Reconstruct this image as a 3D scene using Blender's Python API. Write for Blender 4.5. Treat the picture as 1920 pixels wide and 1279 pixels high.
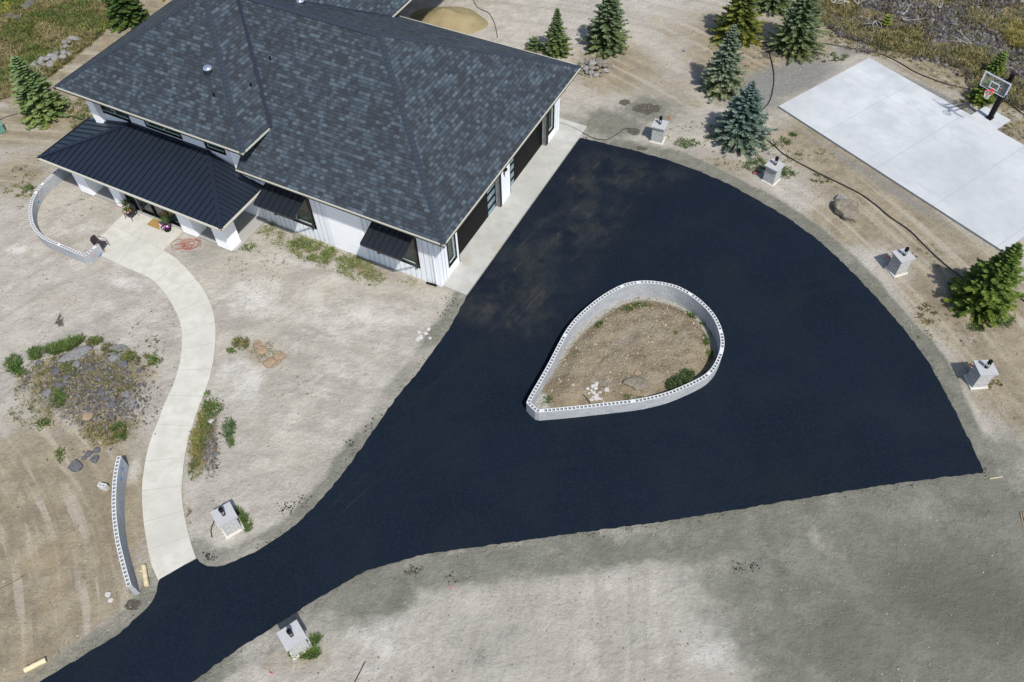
import bpy, bmesh, math, random
import numpy as np
from mathutils import Vector, Matrix, noise
from mathutils.geometry import tessellate_polygon
R_ = math.radians
scn = bpy.context.scene
for o in list(bpy.data.objects): bpy.data.objects.remove(o)

# ---------------------------------------------------------------- camera, sky, sun, exposure
FPX = 1557.205
CR = np.array([0.9995035, -0.0249017, -0.0193016]); CU = np.array([0.0315063, 0.7899795, 0.6123233]); CW = np.array([0.0, 0.6126274, -0.7903719])
CAMZ = 36.0
cd = bpy.data.cameras.new('camera'); cam = bpy.data.objects.new('camera', cd); scn.collection.objects.link(cam)
cd.sensor_width = 36; cd.lens = FPX / 1920 * 36; cd.clip_start = 0.5; cd.clip_end = 5000
cam.matrix_world = Matrix(((CR[0], CU[0], -CW[0], 0), (CR[1], CU[1], -CW[1], 0), (CR[2], CU[2], -CW[2], CAMZ), (0, 0, 0, 1)))
scn.camera = cam
SUN = Vector((0.31, -0.64, 1.0)).normalized()
wd = bpy.data.worlds.new('World'); scn.world = wd; wd.use_nodes = True
wn = wd.node_tree; bg = wn.nodes['Background']; sky = wn.nodes.new('ShaderNodeTexSky')
sky.sky_type = 'NISHITA'; sky.sun_disc = False; sky.sun_elevation = math.asin(SUN.z); sky.sun_rotation = math.atan2(SUN.x, SUN.y)
sky.air_density = 1.0; sky.dust_density = 1.2
wn.links.new(sky.outputs[0], bg.inputs[0]); bg.inputs[1].default_value = 0.115
sl = bpy.data.lights.new('sun', 'SUN'); sl.energy = 3.9; sl.angle = R_(2.0); sl.color = (1.0, 0.965, 0.91)
so = bpy.data.objects.new('sun', sl); scn.collection.objects.link(so); so.rotation_euler = SUN.to_track_quat('Z', 'Y').to_euler()
scn.view_settings.view_transform = 'Standard'; scn.view_settings.look = 'None'; scn.view_settings.exposure = 0.45; scn.view_settings.gamma = 1
scn.render.resolution_x = 1024; scn.render.resolution_y = 682

# ---------------------------------------------------------------- helpers
def G(x, y, z=0.0):
    d = (x - 960) / FPX * CR - (y - 639.5) / FPX * CU + CW
    t = (z - CAMZ) / d[2]
    return Vector((d[0] * t, d[1] * t, z))
def G2(x, y, z=0.0): v = G(x, y, z); return (v.x, v.y)
def gl(pts, z=0.0): return [G2(*p, z) for p in pts]
def catmull(pts, n=6, closed=False):
    out = []; N = len(pts); rng = range(N if closed else N - 1)
    P = [np.array(p, float) for p in pts]
    for i in rng:
        if closed: p0, p1, p2, p3 = P[i - 1], P[i], P[(i + 1) % N], P[(i + 2) % N]
        else: p0, p1, p2, p3 = P[max(i - 1, 0)], P[i], P[i + 1], P[min(i + 2, N - 1)]
        for k in range(n):
            t = k / n
            out.append(0.5 * ((2 * p1) + (-p0 + p2) * t + (2 * p0 - 5 * p1 + 4 * p2 - p3) * t * t + (-p0 + 3 * p1 - 3 * p2 + p3) * t ** 3))
    if not closed: out.append(P[-1])
    return [tuple(q) for q in out]
def resample(pts, step):
    P = np.array(pts, float); d = np.linalg.norm(np.diff(P, axis=0), axis=1); s = np.concatenate([[0], np.cumsum(d)])
    n = max(2, int(round(s[-1] / step)) + 1); t = np.linspace(0, s[-1], n)
    return np.stack([np.interp(t, s, P[:, k]) for k in range(P.shape[1])], 1)

def tag(o, label=None, cat=None, group=None, kind=None):
    if label: o['label'] = label
    if cat: o['category'] = cat
    if group: o['group'] = group
    if kind: o['kind'] = kind
    return o
def empty(name, loc, rz=0, **k):
    o = bpy.data.objects.new(name, None); o.empty_display_size = 0.3; scn.collection.objects.link(o); o.location = loc; o.rotation_euler = (0, 0, rz)
    return tag(o, **k)

class MB:
    def __init__(s): s.v = []; s.f = []; s.m = []; s.uv = []; s.c = []
    def poly(s, pts, m=0, uv=None, c=None):
        b = len(s.v); s.v += [tuple(p) for p in pts]; s.f.append(tuple(range(b, b + len(pts)))); s.m.append(m); s.uv.append(uv); s.c.append(c)
    def mesh(s, vs, fs, m=0, c=None):
        b = len(s.v); s.v += [tuple(p) for p in vs]
        for i, f in enumerate(fs):
            s.f.append(tuple(b + k for k in f)); s.m.append(m); s.uv.append(None); s.c.append(c[i] if isinstance(c, list) else c)
    def box(s, x0, x1, y0, y1, z0, z1, m=0, M=None, c=None):
        vs = [(x0, y0, z0), (x1, y0, z0), (x1, y1, z0), (x0, y1, z0), (x0, y0, z1), (x1, y0, z1), (x1, y1, z1), (x0, y1, z1)]
        if M is not None: vs = [tuple(M @ Vector(v)) for v in vs]
        s.mesh(vs, [(3, 2, 1, 0), (4, 5, 6, 7), (0, 1, 5, 4), (1, 2, 6, 5), (2, 3, 7, 6), (3, 0, 4, 7)], m, c)
    def beam(s, a, b, w, h, m=0, up=(0, 0, 1), c=None):
        a = Vector(a); b = Vector(b); d = (b - a); L = d.length; d.normalize(); u = Vector(up)
        x = d.cross(u)
        if x.length < 1e-4: x = d.cross(Vector((1, 0, 0)))
        x.normalize(); z = x.cross(d)
        M = Matrix(((x.x, d.x, z.x, a.x), (x.y, d.y, z.y, a.y), (x.z, d.z, z.z, a.z), (0, 0, 0, 1)))
        s.box(-w / 2, w / 2, 0, L, -h / 2, h / 2, m, M, c)
    def tube(s, pts, r, n=8, m=0, caps=True, c=None):
        P = [Vector(p) for p in pts]; rr = r if isinstance(r, (list, tuple)) else [r] * len(P); vs = []; fs = []; px = None
        for i, p in enumerate(P):
            d = (P[min(i + 1, len(P) - 1)] - P[max(i - 1, 0)]).normalized()
            if px is None: px = d.orthogonal().normalized()
            px = (px - d * px.dot(d)).normalized(); y = d.cross(px)
            for k in range(n):
                a = 2 * math.pi * k / n; vs.append(p + (px * math.cos(a) + y * math.sin(a)) * rr[i])
        for i in range(len(P) - 1):
            for k in range(n): fs.append((i * n + k, i * n + (k + 1) % n, (i + 1) * n + (k + 1) % n, (i + 1) * n + k))
        if caps: fs.append(tuple(range(n))[::-1]); fs.append(tuple((len(P) - 1) * n + k for k in range(n)))
        s.mesh(vs, fs, m, c)
    def build(s, name, mats, parent=None, smooth=False, loc=None):
        me = bpy.data.meshes.new(name); me.from_pydata(s.v, [], s.f)
        if not isinstance(mats, (list, tuple)): mats = [mats]
        for m in mats: me.materials.append(m)
        me.polygons.foreach_set('material_index', s.m)
        if any(u is not None for u in s.uv):
            L = me.uv_layers.new(name='UVMap'); k = 0
            for f, u in zip(s.f, s.uv):
                for j in range(len(f)):
                    if u is not None: L.data[k].uv = u[j]
                    k += 1
        if any(c is not None for c in s.c):
            A = me.color_attributes.new('Col', 'FLOAT_COLOR', 'CORNER'); arr = []
            for f, c in zip(s.f, s.c):
                cc = tuple(c) + (1,) if c is not None else (1, 1, 1, 1)
                arr += list(cc) * len(f)
            A.data.foreach_set('color', arr)
        if smooth: me.polygons.foreach_set('use_smooth', [True] * len(s.f))
        me.update()
        o = bpy.data.objects.new(name, me); scn.collection.objects.link(o); o.parent = parent
        if loc is not None: o.location = loc
        return o

# ---------------------------------------------------------------- materials
class NT:
    def __init__(s, name, rough=0.8, spec=0.3, metal=0):
        s.m = bpy.data.materials.new(name); s.m.use_nodes = True; s.t = s.m.node_tree; s.b = s.t.nodes['Principled BSDF']
        s.b.inputs['Roughness'].default_value = rough; s.b.inputs['Specular IOR Level'].default_value = spec; s.b.inputs['Metallic'].default_value = metal
        s.tc = s.n('TexCoord')
    def n(s, ty, **k):
        o = s.t.nodes.new('ShaderNode' + ty)
        for a, v in k.items(): setattr(o, a, v)
        return o
    def l(s, a, b): s.t.links.new(a, b)
    def inp(s, sock, v):
        if isinstance(v, bpy.types.NodeSocket): s.l(v, sock)
        else: sock.default_value = v
    def noise(s, scale, detail=4, rough=0.55, vec=None, dist=0.0):
        o = s.n('TexNoise'); s.l(vec if vec is not None else s.tc.outputs['Object'], o.inputs['Vector'])
        o.inputs['Scale'].default_value = scale; o.inputs['Detail'].default_value = detail; o.inputs['Roughness'].default_value = rough; o.inputs['Distortion'].default_value = dist
        return o.outputs['Fac']
    def vor(s, scale, vec=None, feat='F1', out='Distance'):
        o = s.n('TexVoronoi', feature=feat); s.l(vec if vec is not None else s.tc.outputs['Object'], o.inputs['Vector']); o.inputs['Scale'].default_value = scale
        return o.outputs[out]
    def map(s, scale=(1, 1, 1), rot=(0, 0, 0), loc=(0, 0, 0), src='Object'):
        o = s.n('Mapping', vector_type='TEXTURE'); s.l(s.tc.outputs[src], o.inputs[0]); o.inputs['Scale'].default_value = tuple(1 / q for q in scale); o.inputs['Rotation'].default_value = rot; o.inputs['Location'].default_value = loc
        return o.outputs[0]
    def mix(s, f, a, b, mode='MIX'):
        o = s.n('MixRGB', blend_type=mode); s.inp(o.inputs[0], f)
        for i, v in ((1, a), (2, b)):
            if isinstance(v, (tuple, list)): v = tuple(v)[:3] + (1,)
            s.inp(o.inputs[i], v)
        return o.outputs[0]
    def math(s, op, a, b=0.0, clamp=False):
        o = s.n('Math', operation=op, use_clamp=clamp); s.inp(o.inputs[0], a); s.inp(o.inputs[1], b); return o.outputs[0]
    def rmp(s, v, lo, hi, a=0.0, b=1.0):
        o = s.n('MapRange', interpolation_type='SMOOTHSTEP'); s.inp(o.inputs[0], v)
        for i, q in enumerate((lo, hi, a, b)): o.inputs[i + 1].default_value = q
        return o.outputs[0]
    def ramp(s, v, stops, mode='LINEAR'):
        o = s.n('ValToRGB'); o.color_ramp.interpolation = mode; s.l(v, o.inputs[0]); e = o.color_ramp.elements
        while len(e) < len(stops): e.new(0.5)
        for q, (p, c) in zip(e, stops): q.position = p; q.color = tuple(c)[:3] + (1,)
        return o.outputs[0]
    def bump(s, h, st, dist=0.02):
        o = s.n('Bump'); s.l(h, o.inputs['Height']); o.inputs['Strength'].default_value = st; o.inputs['Distance'].default_value = dist
        s.l(o.outputs[0], s.b.inputs['Normal'])
    def col(s, c): s.inp(s.b.inputs['Base Color'], tuple(c)[:3] + (1,) if isinstance(c, (tuple, list)) else c); return s

def simple(name, c, rough=0.7, spec=0.3, metal=0, var=0.25, sc=6.0, bump=0):
    t = NT(name, rough, spec, metal); n = t.noise(sc, 5)
    t.col(t.mix(n, tuple(x * (1 - var) for x in c), tuple(min(1, x * (1 + var)) for x in c)))
    if bump: t.bump(t.noise(sc * 4, 4), bump)
    return t.m
def colattr(name, rough=0.9, spec=0.15, trans=0.0, var=0.35, sc=3.0):
    t = NT(name, rough, spec); a = t.n('VertexColor', layer_name='Col')
    n = t.noise(sc, 3); c = t.mix(1.0, a.outputs[0], t.mix(n, (1 - var,) * 3, (1 + var,) * 3), 'MULTIPLY'); t.col(c)
    if trans:
        tr = t.n('BsdfTranslucent'); t.l(c, tr.inputs[0]); mx = t.n('MixShader'); mx.inputs[0].default_value = trans
        out = t.t.nodes['Material Output']; t.l(t.b.outputs[0], mx.inputs[1]); t.l(tr.outputs[0], mx.inputs[2]); t.l(mx.outputs[0], out.inputs[0])
    return t.m

M = {}
M['white'] = simple('white_siding', (0.70, 0.72, 0.75), 0.6, 0.3, var=0.05, sc=2)
M['stucco'] = simple('white_painted_block', (0.82, 0.825, 0.84), 0.7, 0.2, var=0.06, sc=3, bump=0.1)
t = NT('painted_brick', 0.65, 0.3); bk = t.n('TexBrick'); t.l(t.tc.outputs['UV'], bk.inputs[0])
for k, v in (('Scale', 1), ('Brick Width', 0.4), ('Row Height', 0.1), ('Mortar Size', 0.008)): bk.inputs[k].default_value = v
bk.inputs['Color1'].default_value = (0.84, 0.845, 0.86, 1); bk.inputs['Color2'].default_value = (0.80, 0.805, 0.82, 1); bk.inputs['Mortar'].default_value = (0.66, 0.67, 0.69, 1)
t.col(bk.outputs[0]); t.bump(t.math('SUBTRACT', 1.0, bk.outputs[1]), 0.5); M['pbrick'] = t.m
M['groove'] = simple('siding_groove', (0.36, 0.38, 0.42), 0.8, 0.1)
M['cream'] = simple('cream_drip_edge', (0.50, 0.485, 0.40), 0.5, 0.4, var=0.08)
M['black'] = simple('black_trim', (0.004, 0.004, 0.005), 0.5, 0.2, var=0.2)
M['navy'] = simple('dark_flashing', (0.008, 0.013, 0.030), 0.5, 0.5, var=0.2)
M['gdoor'] = simple('garage_door_panel', (0.005, 0.005, 0.006), 0.6, 0.12, var=0.2)
M['pane'] = simple('frosted_pane', (0.16, 0.24, 0.27), 0.15, 0.6, var=0.1)
M['glass'] = simple('window_glass', (0.02, 0.035, 0.032), 0.06, 0.8, var=0.6, sc=1.2)
M['sill'] = simple('white_window_reveal', (0.35, 0.42, 0.38), 0.5)
M['soffit'] = simple('soffit', (0.45, 0.44, 0.40), 0.8)
M['rubber'] = simple('black_hose', (0.012, 0.012, 0.013), 0.5, 0.4)
M['orange'] = simple('orange_cord', (0.30, 0.075, 0.045), 0.5, 0.4)
M['bronze'] = simple('bronze_metal', (0.035, 0.028, 0.026), 0.45, 0.5)
M['mesh_seat'] = simple('brown_sling_fabric', (0.035, 0.028, 0.030), 0.8, 0.2)
M['coir'] = simple('coir', (0.30, 0.19, 0.07), 0.95, 0.05, var=0.35, sc=20)
M['wood'] = simple('peeled_wood', (0.62, 0.52, 0.33), 0.75, 0.2, var=0.15, sc=5)
M['pink'] = simple('pink_marker', (0.65, 0.09, 0.14), 0.6)
M['redorange'] = simple('orange_flag', (0.60, 0.14, 0.05), 0.6)
M['blue'] = simple('blue_spray_paint', (0.05, 0.22, 0.45), 0.8)
M['pinkspray'] = simple('pink_spray_paint', (0.50, 0.30, 0.33), 0.8)
M['greenbox'] = simple('green_utility_box', (0.10, 0.22, 0.17), 0.5)
M['galv'] = simple('bright_metal_dome', (0.75, 0.78, 0.82), 0.12, 0.7, 0.9, var=0.1)
M['hoopwhite'] = simple('white_paint', (0.70, 0.71, 0.80), 0.5)
M['red'] = simple('red_rim', (0.60, 0.02, 0.03), 0.45)
M['net'] = simple('net_cord', (0.75, 0.72, 0.66), 0.9)
t = NT('clear_glass', 0.05, 0.5); t.b.inputs['Base Color'].default_value = (0.9, 0.97, 0.95, 1); t.b.inputs['Alpha'].default_value = 0.12; M['clear'] = t.m
t = NT('lamp_glass', 0.05, 0.5); t.b.inputs['Base Color'].default_value = (0.8, 0.85, 0.85, 1); t.b.inputs['Alpha'].default_value = 0.3; M['lampglass'] = t.m

# shingles (UV in metres, u along the eave, v up the slope)
t = NT('asphalt_shingles', 0.75, 0.25)
wob = t.noise(0.35, 2, vec=t.tc.outputs['UV']); uvw = t.n('VectorMath', operation='ADD'); t.l(t.tc.outputs['UV'], uvw.inputs[0])
cmb = t.n('CombineXYZ'); t.l(t.math('MULTIPLY', wob, 0.05), cmb.inputs[1]); t.l(cmb.outputs[0], uvw.inputs[1])
def brick(w, h, mort, off, sq=1.0, vec=None):
    b = t.n('TexBrick'); b.offset = off; b.squash = sq; b.squash_frequency = 3; t.l(uvw.outputs[0] if vec is None else vec, b.inputs[0])
    for k, v in (('Scale', 1), ('Brick Width', w), ('Row Height', h), ('Mortar Size', mort), ('Mortar Smooth', 0.1), ('Bias', 0)): b.inputs[k].default_value = v
    b.inputs['Color1'].default_value = (0, 0, 0, 1); b.inputs['Color2'].default_value = (1, 1, 1, 1); b.inputs['Mortar'].default_value = (0.5, 0.5, 0.5, 1)
    return b
b1 = brick(0.36, 0.22, 0.012, 0.37, 0.7); b2 = brick(0.95, 0.22, 0.0, 0.61, 1.4); b3 = brick(0.27, 0.22, 0.0, 0.45)
v = t.math('ADD', t.math('MULTIPLY', b1.outputs[0], 0.52), t.math('ADD', t.math('MULTIPLY', b2.outputs[0], 0.2), t.math('MULTIPLY', b3.outputs[0], 0.28)))
v = t.math('ADD', v, t.math('MULTIPLY', t.math('SUBTRACT', t.noise(0.5, 3), 0.5), 0.10))
c = t.ramp(v, [(0.0, (0.028, 0.032, 0.039)), (0.34, (0.036, 0.043, 0.053)), (0.50, (0.044, 0.058, 0.073)), (0.66, (0.060, 0.082, 0.104)), (0.86, (0.090, 0.120, 0.146))])
c = t.mix(t.noise(70, 2), t.mix(1, c, (0.78, 0.78, 0.78), 'MULTIPLY'), t.mix(1, c, (1.25, 1.25, 1.25), 'MULTIPLY'))
sv = t.n('SeparateXYZ'); t.l(uvw.outputs[0], sv.inputs[0]); fr_ = t.math('FRACT', t.math('DIVIDE', sv.outputs[1], 0.22)); ln_ = t.rmp(fr_, 0.05, 0.17, 1, 0)
c = t.mix(t.math('MULTIPLY', ln_, 0.72), c, (0.011, 0.014, 0.02)); c = t.mix(t.math('MULTIPLY', b1.outputs[1], 0.3), c, (0.016, 0.018, 0.024)); t.col(c); t.bump(t.math('ADD', t.math('SUBTRACT', 1.0, ln_), t.math('MULTIPLY', v, 0.6)), 0.5, 0.012)
M['shingle'] = t.m
t = NT('hip_cap_shingles', 0.75, 0.25); w = t.n('TexWave', bands_direction='Y'); t.l(t.tc.outputs['UV'], w.inputs[0]); w.inputs['Scale'].default_value = 1.1; w.inputs['Distortion'].default_value = 0.6
t.col(t.mix(w.outputs[1], (0.026, 0.036, 0.052), (0.036, 0.048, 0.066))); M['cap'] = t.m
t = NT('standing_seam_metal', 0.42, 0.5, 0.35); n = t.noise(0.8, 4); t.col(t.mix(n, (0.018, 0.028, 0.046), (0.027, 0.038, 0.060))); M['metalroof'] = t.m; M['awn'] = simple('black_awning_metal', (0.012, 0.015, 0.021), 0.45, 0.4, 0.2)
M['seam'] = simple('seam_rib', (0.008, 0.012, 0.022), 0.4, 0.5, 0.3)

# concrete
def concrete(name, a, b, sc=0.7, stain=None, streak=None):
    t = NT(name, 0.85, 0.2)
    c = t.mix(t.rmp(t.noise(sc, 6, 0.6), 0.3, 0.7), a, b)
    c = t.mix(t.rmp(t.noise(sc * 0.25, 3), 0.45, 0.75, 0, 0.6), c, tuple(x * 0.86 for x in a))
    if streak: c = t.mix(t.rmp(t.noise(1.0, 5, vec=t.map((0.25, 3, 1), (0, 0, streak))), 0.5, 0.8, 0, 0.35), c, tuple(x * 0.85 for x in a))
    c = t.mix(t.math('MULTIPLY', t.noise(14, 5, 0.7), 0.25), c, tuple(x * 0.6 for x in a))
    if stain: c = t.mix(t.rmp(t.noise(0.9, 4), 0.56, 0.72, 0, 0.6), c, stain)
    t.col(c); t.bump(t.noise(30, 3), 0.15, 0.01); return t.m
M['walk'] = concrete('walkway_concrete', (0.49, 0.475, 0.415), (0.60, 0.58, 0.52), 1.6)
M['apron'] = concrete('apron_concrete', (0.40, 0.40, 0.375), (0.50, 0.495, 0.46), 1.4, stain=(0.38, 0.34, 0.27))
M['court'] = concrete('court_concrete', (0.47, 0.488, 0.50), (0.63, 0.648, 0.655), 0.45, streak=R_(-55))
M['porchslab'] = concrete('porch_concrete', (0.36, 0.36, 0.34), (0.42, 0.41, 0.38))
M['joint'] = simple('slab_joint', (0.42, 0.415, 0.38), 0.9, 0.1, var=0.3)
M['jointlight'] = simple('court_joint', (0.36, 0.39, 0.42), 0.9, 0.1, var=0.15)
# concrete block
t = NT('concrete_block', 0.9, 0.15); bk = t.n('TexBrick'); t.l(t.tc.outputs['UV'], bk.inputs[0])
for k, v in (('Scale', 1), ('Brick Width', 0.406), ('Row Height', 0.203), ('Mortar Size', 0.014)): bk.inputs[k].default_value = v
bk.inputs['Color1'].default_value = (0.38, 0.40, 0.42, 1); bk.inputs['Color2'].default_value = (0.50, 0.515, 0.53, 1); bk.inputs['Mortar'].default_value = (0.33, 0.345, 0.36, 1)
c = t.mix(t.rmp(t.noise(1.3, 5), 0.45, 0.7, 0, 0.5), bk.outputs[0], (0.52, 0.535, 0.54)); c = t.mix(t.math('MULTIPLY', t.noise(22, 4, 0.7), 0.35), c, (0.22, 0.23, 0.25)); t.col(c); t.bump(t.noise(25, 4), 0.3, 0.01); M['cmu'] = t.m
M['cmutop'] = simple('block_top', (0.60, 0.61, 0.61), 0.9, 0.1, var=0.12, sc=9)
# split pillar block
def pblock(name, c1, c2, mo):
    t = NT(name, 0.92, 0.1); bk = t.n('TexBrick'); t.l(t.tc.outputs['UV'], bk.inputs[0])
    for k, v in (('Scale', 1), ('Brick Width', 0.39), ('Row Height', 0.2), ('Mortar Size', 0.02)): bk.inputs[k].default_value = v
    for k, v in (('Color1', c1), ('Color2', c2), ('Mortar', mo)): bk.inputs[k].default_value = v + (1,)
    t.col(t.mix(t.math('MULTIPLY', t.noise(18, 5, 0.7), 0.4), bk.outputs[0], tuple(x * 0.45 for x in c1)))
    t.bump(t.math('SUBTRACT', t.noise(20, 4), bk.outputs[1]), 0.4, 0.01); return t.m
M['pillar'] = pblock('pillar_block', (0.42, 0.42, 0.41), (0.50, 0.50, 0.49), (0.66, 0.66, 0.64))
M['capstone'] = concrete('capstone', (0.40, 0.405, 0.41), (0.47, 0.475, 0.48), 3)
M['footing'] = simple('pale_footing', (0.62, 0.60, 0.54), 0.9, 0.1, var=0.1)

# rock family
def rockmat(name, a, b, sc=3):
    t = NT(name, 0.95, 0.08); n = t.noise(sc, 6, 0.65); c = t.mix(t.rmp(n, 0.3, 0.7), a, b)
    c = t.mix(t.rmp(t.noise(sc * 3, 3), 0.58, 0.72, 0, 0.6), c, tuple(min(1, x * 1.5) for x in b)); t.col(c); t.bump(t.noise(sc * 5, 6, 0.7), 0.7, 0.04); return t.m
M['rocktan'] = rockmat('tan_rock', (0.14, 0.12, 0.095), (0.27, 0.24, 0.19))
M['rockgrey'] = rockmat('grey_rock', (0.17, 0.165, 0.155), (0.34, 0.33, 0.31))
M['lava'] = rockmat('lava_rock', (0.05, 0.05, 0.055), (0.20, 0.20, 0.21), 9)
M['lichen'] = rockmat('lichen_rock', (0.10, 0.10, 0.105), (0.32, 0.32, 0.31), 9)
M['orangerock'] = rockmat('orange_rock', (0.24, 0.17, 0.11), (0.38, 0.29, 0.20))
M['whiterock'] = rockmat('white_rubble', (0.42, 0.40, 0.38), (0.62, 0.60, 0.58))

# asphalt
t = NT('fresh_asphalt', 0.9, 0.08)
base = t.mix(t.rmp(t.noise(0.18, 4), 0.3, 0.7), (0.0026, 0.0060, 0.0130), (0.0040, 0.0084, 0.0168))
base = t.mix(t.rmp(t.noise(0.5, 6, 0.6, vec=t.map((0.25, 2.2, 1), (0, 0, R_(8)))), 0.5, 0.8, 0, 0.4), base, (0.0065, 0.011, 0.018))
spk = t.math('MULTIPLY', t.rmp(t.noise(10, 5, 0.85), 0.35, 0.7), 1.0); base = t.mix(t.math('MULTIPLY', spk, 0.75), base, (0.0115, 0.0165, 0.0245))
def ablob(px, py, r, sx=1.0, rot=0.0):
    g = G(px, py); mp = t.n('Mapping', vector_type='TEXTURE'); t.l(t.tc.outputs['Object'], mp.inputs[0]); mp.inputs['Location'].default_value = (g.x, g.y, 0); mp.inputs['Rotation'].default_value = (0, 0, rot); mp.inputs['Scale'].default_value = (r * sx, r, 1)
    sx_ = t.n('VectorMath', operation='LENGTH'); sep = t.n('SeparateXYZ'); t.l(mp.outputs[0], sep.inputs[0]); cb = t.n('CombineXYZ'); t.l(sep.outputs[0], cb.inputs[0]); t.l(sep.outputs[1], cb.inputs[1]); t.l(cb.outputs[0], sx_.inputs[0])
    return t.rmp(sx_.outputs['Value'], 0.15, 1.15, 1, 0)
dn = t.rmp(t.noise(0.45, 7, 0.7, dist=0.3), 0.36, 0.74)
fine = t.rmp(t.noise(3.0, 6, 0.75, vec=t.map((0.12, 1, 1), (0, 0, R_(52)), ), dist=0.3), 0.5, 0.72)
fine2 = t.rmp(t.noise(2.2, 5, 0.7, vec=t.map((0.05, 1, 1), (0, 0, R_(47)))), 0.52, 0.72)
m1 = None
for a in ((1000, 520, 3.6, 1.6, 1.05), (930, 575, 2.2, 1.8, -0.45), (1080, 420, 3.2, 1.5, 0.9), (1120, 330, 2.6, 1.7, 0.8), (1200, 330, 1.8, 2.2, 0.2), (960, 590, 1.8, 2.4, -0.3)):
    m_ = ablob(*a); m1 = m_ if m1 is None else t.math('MAXIMUM', m1, m_)
m2 = None
for a in ((760, 800, .6, 10.0, 0.95), (610, 980, .7, 6, 0.8)):
    m_ = ablob(*a); m2 = m_ if m2 is None else t.math('MAXIMUM', m2, m_)
c = t.mix(t.math('MULTIPLY', t.math('MULTIPLY', m1, dn), 0.6), base, (0.046, 0.045, 0.039))
c = t.mix(t.math('MULTIPLY', t.math('MULTIPLY', m1, t.math('MULTIPLY', fine, dn)), 0.42), c, (0.13, 0.12, 0.095))
c = t.mix(t.math('MULTIPLY', m2, t.math('MULTIPLY', fine2, 0.3)), c, (0.09, 0.09, 0.078))
c = t.mix(t.rmp(t.noise(0.25, 5, 0.6, dist=0.6), 0.42, 0.7, 0, 0.25), c, (0.014, 0.018, 0.021))
t.col(c); t.bump(t.noise(40, 3, 0.7), 0.25, 0.01); M['asphalt'] = t.m

# ground
t = NT('ground', 0.96, 0.05)
A = t.n('VertexColor', layer_name='mA'); B = t.n('VertexColor', layer_name='mB')
sa = t.n('SeparateColor'); t.l(A.outputs[0], sa.inputs[0]); sb = t.n('SeparateColor'); t.l(B.outputs[0], sb.inputs[0])
big = t.noise(0.12, 5, 0.6); b2n = t.noise(0.17, 8, 0.68, dist=0.3); mid = t.noise(0.9, 7, 0.65); fin = t.noise(6, 6, 0.72); vf = t.noise(26, 4, 0.75)
def arcs(px, py, fr, fa, detail=3, dist=0.3):
    g = G(px, py); sb_ = t.n('VectorMath', operation='SUBTRACT'); t.l(t.tc.outputs['Object'], sb_.inputs[0]); sb_.inputs[1].default_value = (g.x, g.y, 0)
    sp = t.n('SeparateXYZ'); t.l(sb_.outputs[0], sp.inputs[0]); ln = t.math('SQRT', t.math('ADD', t.math('MULTIPLY', sp.outputs[0], sp.outputs[0]), t.math('MULTIPLY', sp.outputs[1], sp.outputs[1])))
    cb = t.n('CombineXYZ'); t.l(t.math('MULTIPLY', ln, fr), cb.inputs[0]); t.l(t.math('MULTIPLY', t.math('ARCTAN2', sp.outputs[1], sp.outputs[0]), fa), cb.inputs[1])
    return t.noise(1.0, detail, 0.55, vec=cb.outputs[0], dist=dist)
trk = arcs(-900, 1500, 1.9, 4.0); trk2 = arcs(480, 1120, 1.3, 3.0, dist=0.5)
mot = t.noise(0.38, 9, 0.72, dist=0.25); spl = t.noise(2.6, 8, 0.75)
brk = t.math('SUBTRACT', t.math('ADD', t.math('MULTIPLY', mid, 0.35), t.math('ADD', t.math('MULTIPLY', mot, 0.4), t.math('MULTIPLY', spl, 0.25))), 0.5)
def msk(s_, k=2.2, lo=0.25, hi=0.65): return t.rmp(t.math('ADD', s_, t.math('MULTIPLY', brk, k)), lo, hi)
c = t.mix(t.rmp(mid, 0.3, 0.7), (0.375, 0.345, 0.295), (0.505, 0.472, 0.42))
c = t.mix(t.rmp(big, 0.4, 0.65, 0, 0.5), c, (0.42, 0.385, 0.31))
c = t.mix(t.rmp(trk2, 0.5, 0.66, 0, 0.55), c, (0.30, 0.275, 0.24)); c = t.mix(t.rmp(trk2, 0.46, 0.34, 0, 0.3), c, (0.53, 0.505, 0.46))
brown = t.mix(t.rmp(mid, 0.3, 0.7), (0.21, 0.175, 0.12), (0.325, 0.28, 0.20)); brown = t.mix(t.rmp(trk, 0.52, 0.66, 0, 0.75), brown, (0.39, 0.35, 0.28)); brown = t.mix(t.rmp(trk, 0.46, 0.36, 0, 0.5), brown, (0.20, 0.17, 0.125))
brown = t.mix(t.rmp(t.noise(0.4, 4), 0.55, 0.7, 0, 0.5), brown, (0.33, 0.26, 0.16))
c = t.mix(t.rmp(mot, 0.36, 0.62, 0.55, 0), c, (0.29, 0.265, 0.225)); c = t.mix(t.rmp(spl, 0.54, 0.66, 0, 0.35), c, (0.52, 0.50, 0.455)); c = t.mix(t.rmp(spl, 0.45, 0.36, 0, 0.4), c, (0.30, 0.275, 0.23))
c = t.mix(msk(sa.outputs[0]), c, brown)
grav = t.mix(t.rmp(mid, 0.25, 0.75), (0.125, 0.125, 0.098), (0.205, 0.205, 0.165)); grav = t.mix(t.math('MULTIPLY', vf, 0.3), grav, (0.12, 0.12, 0.10)); grav = t.mix(t.rmp(mot, 0.5, 0.68, 0, 0.4), grav, (0.31, 0.30, 0.26)); grav = t.mix(t.rmp(spl, 0.6, 0.7, 0, 0.4), grav, (0.36, 0.35, 0.31))
gm = t.math('ADD', t.math('ADD', sa.outputs[1], t.math('MULTIPLY', brk, 1.5)), t.math('MULTIPLY', t.math('SUBTRACT', b2n, 0.5), 1.6))
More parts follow.
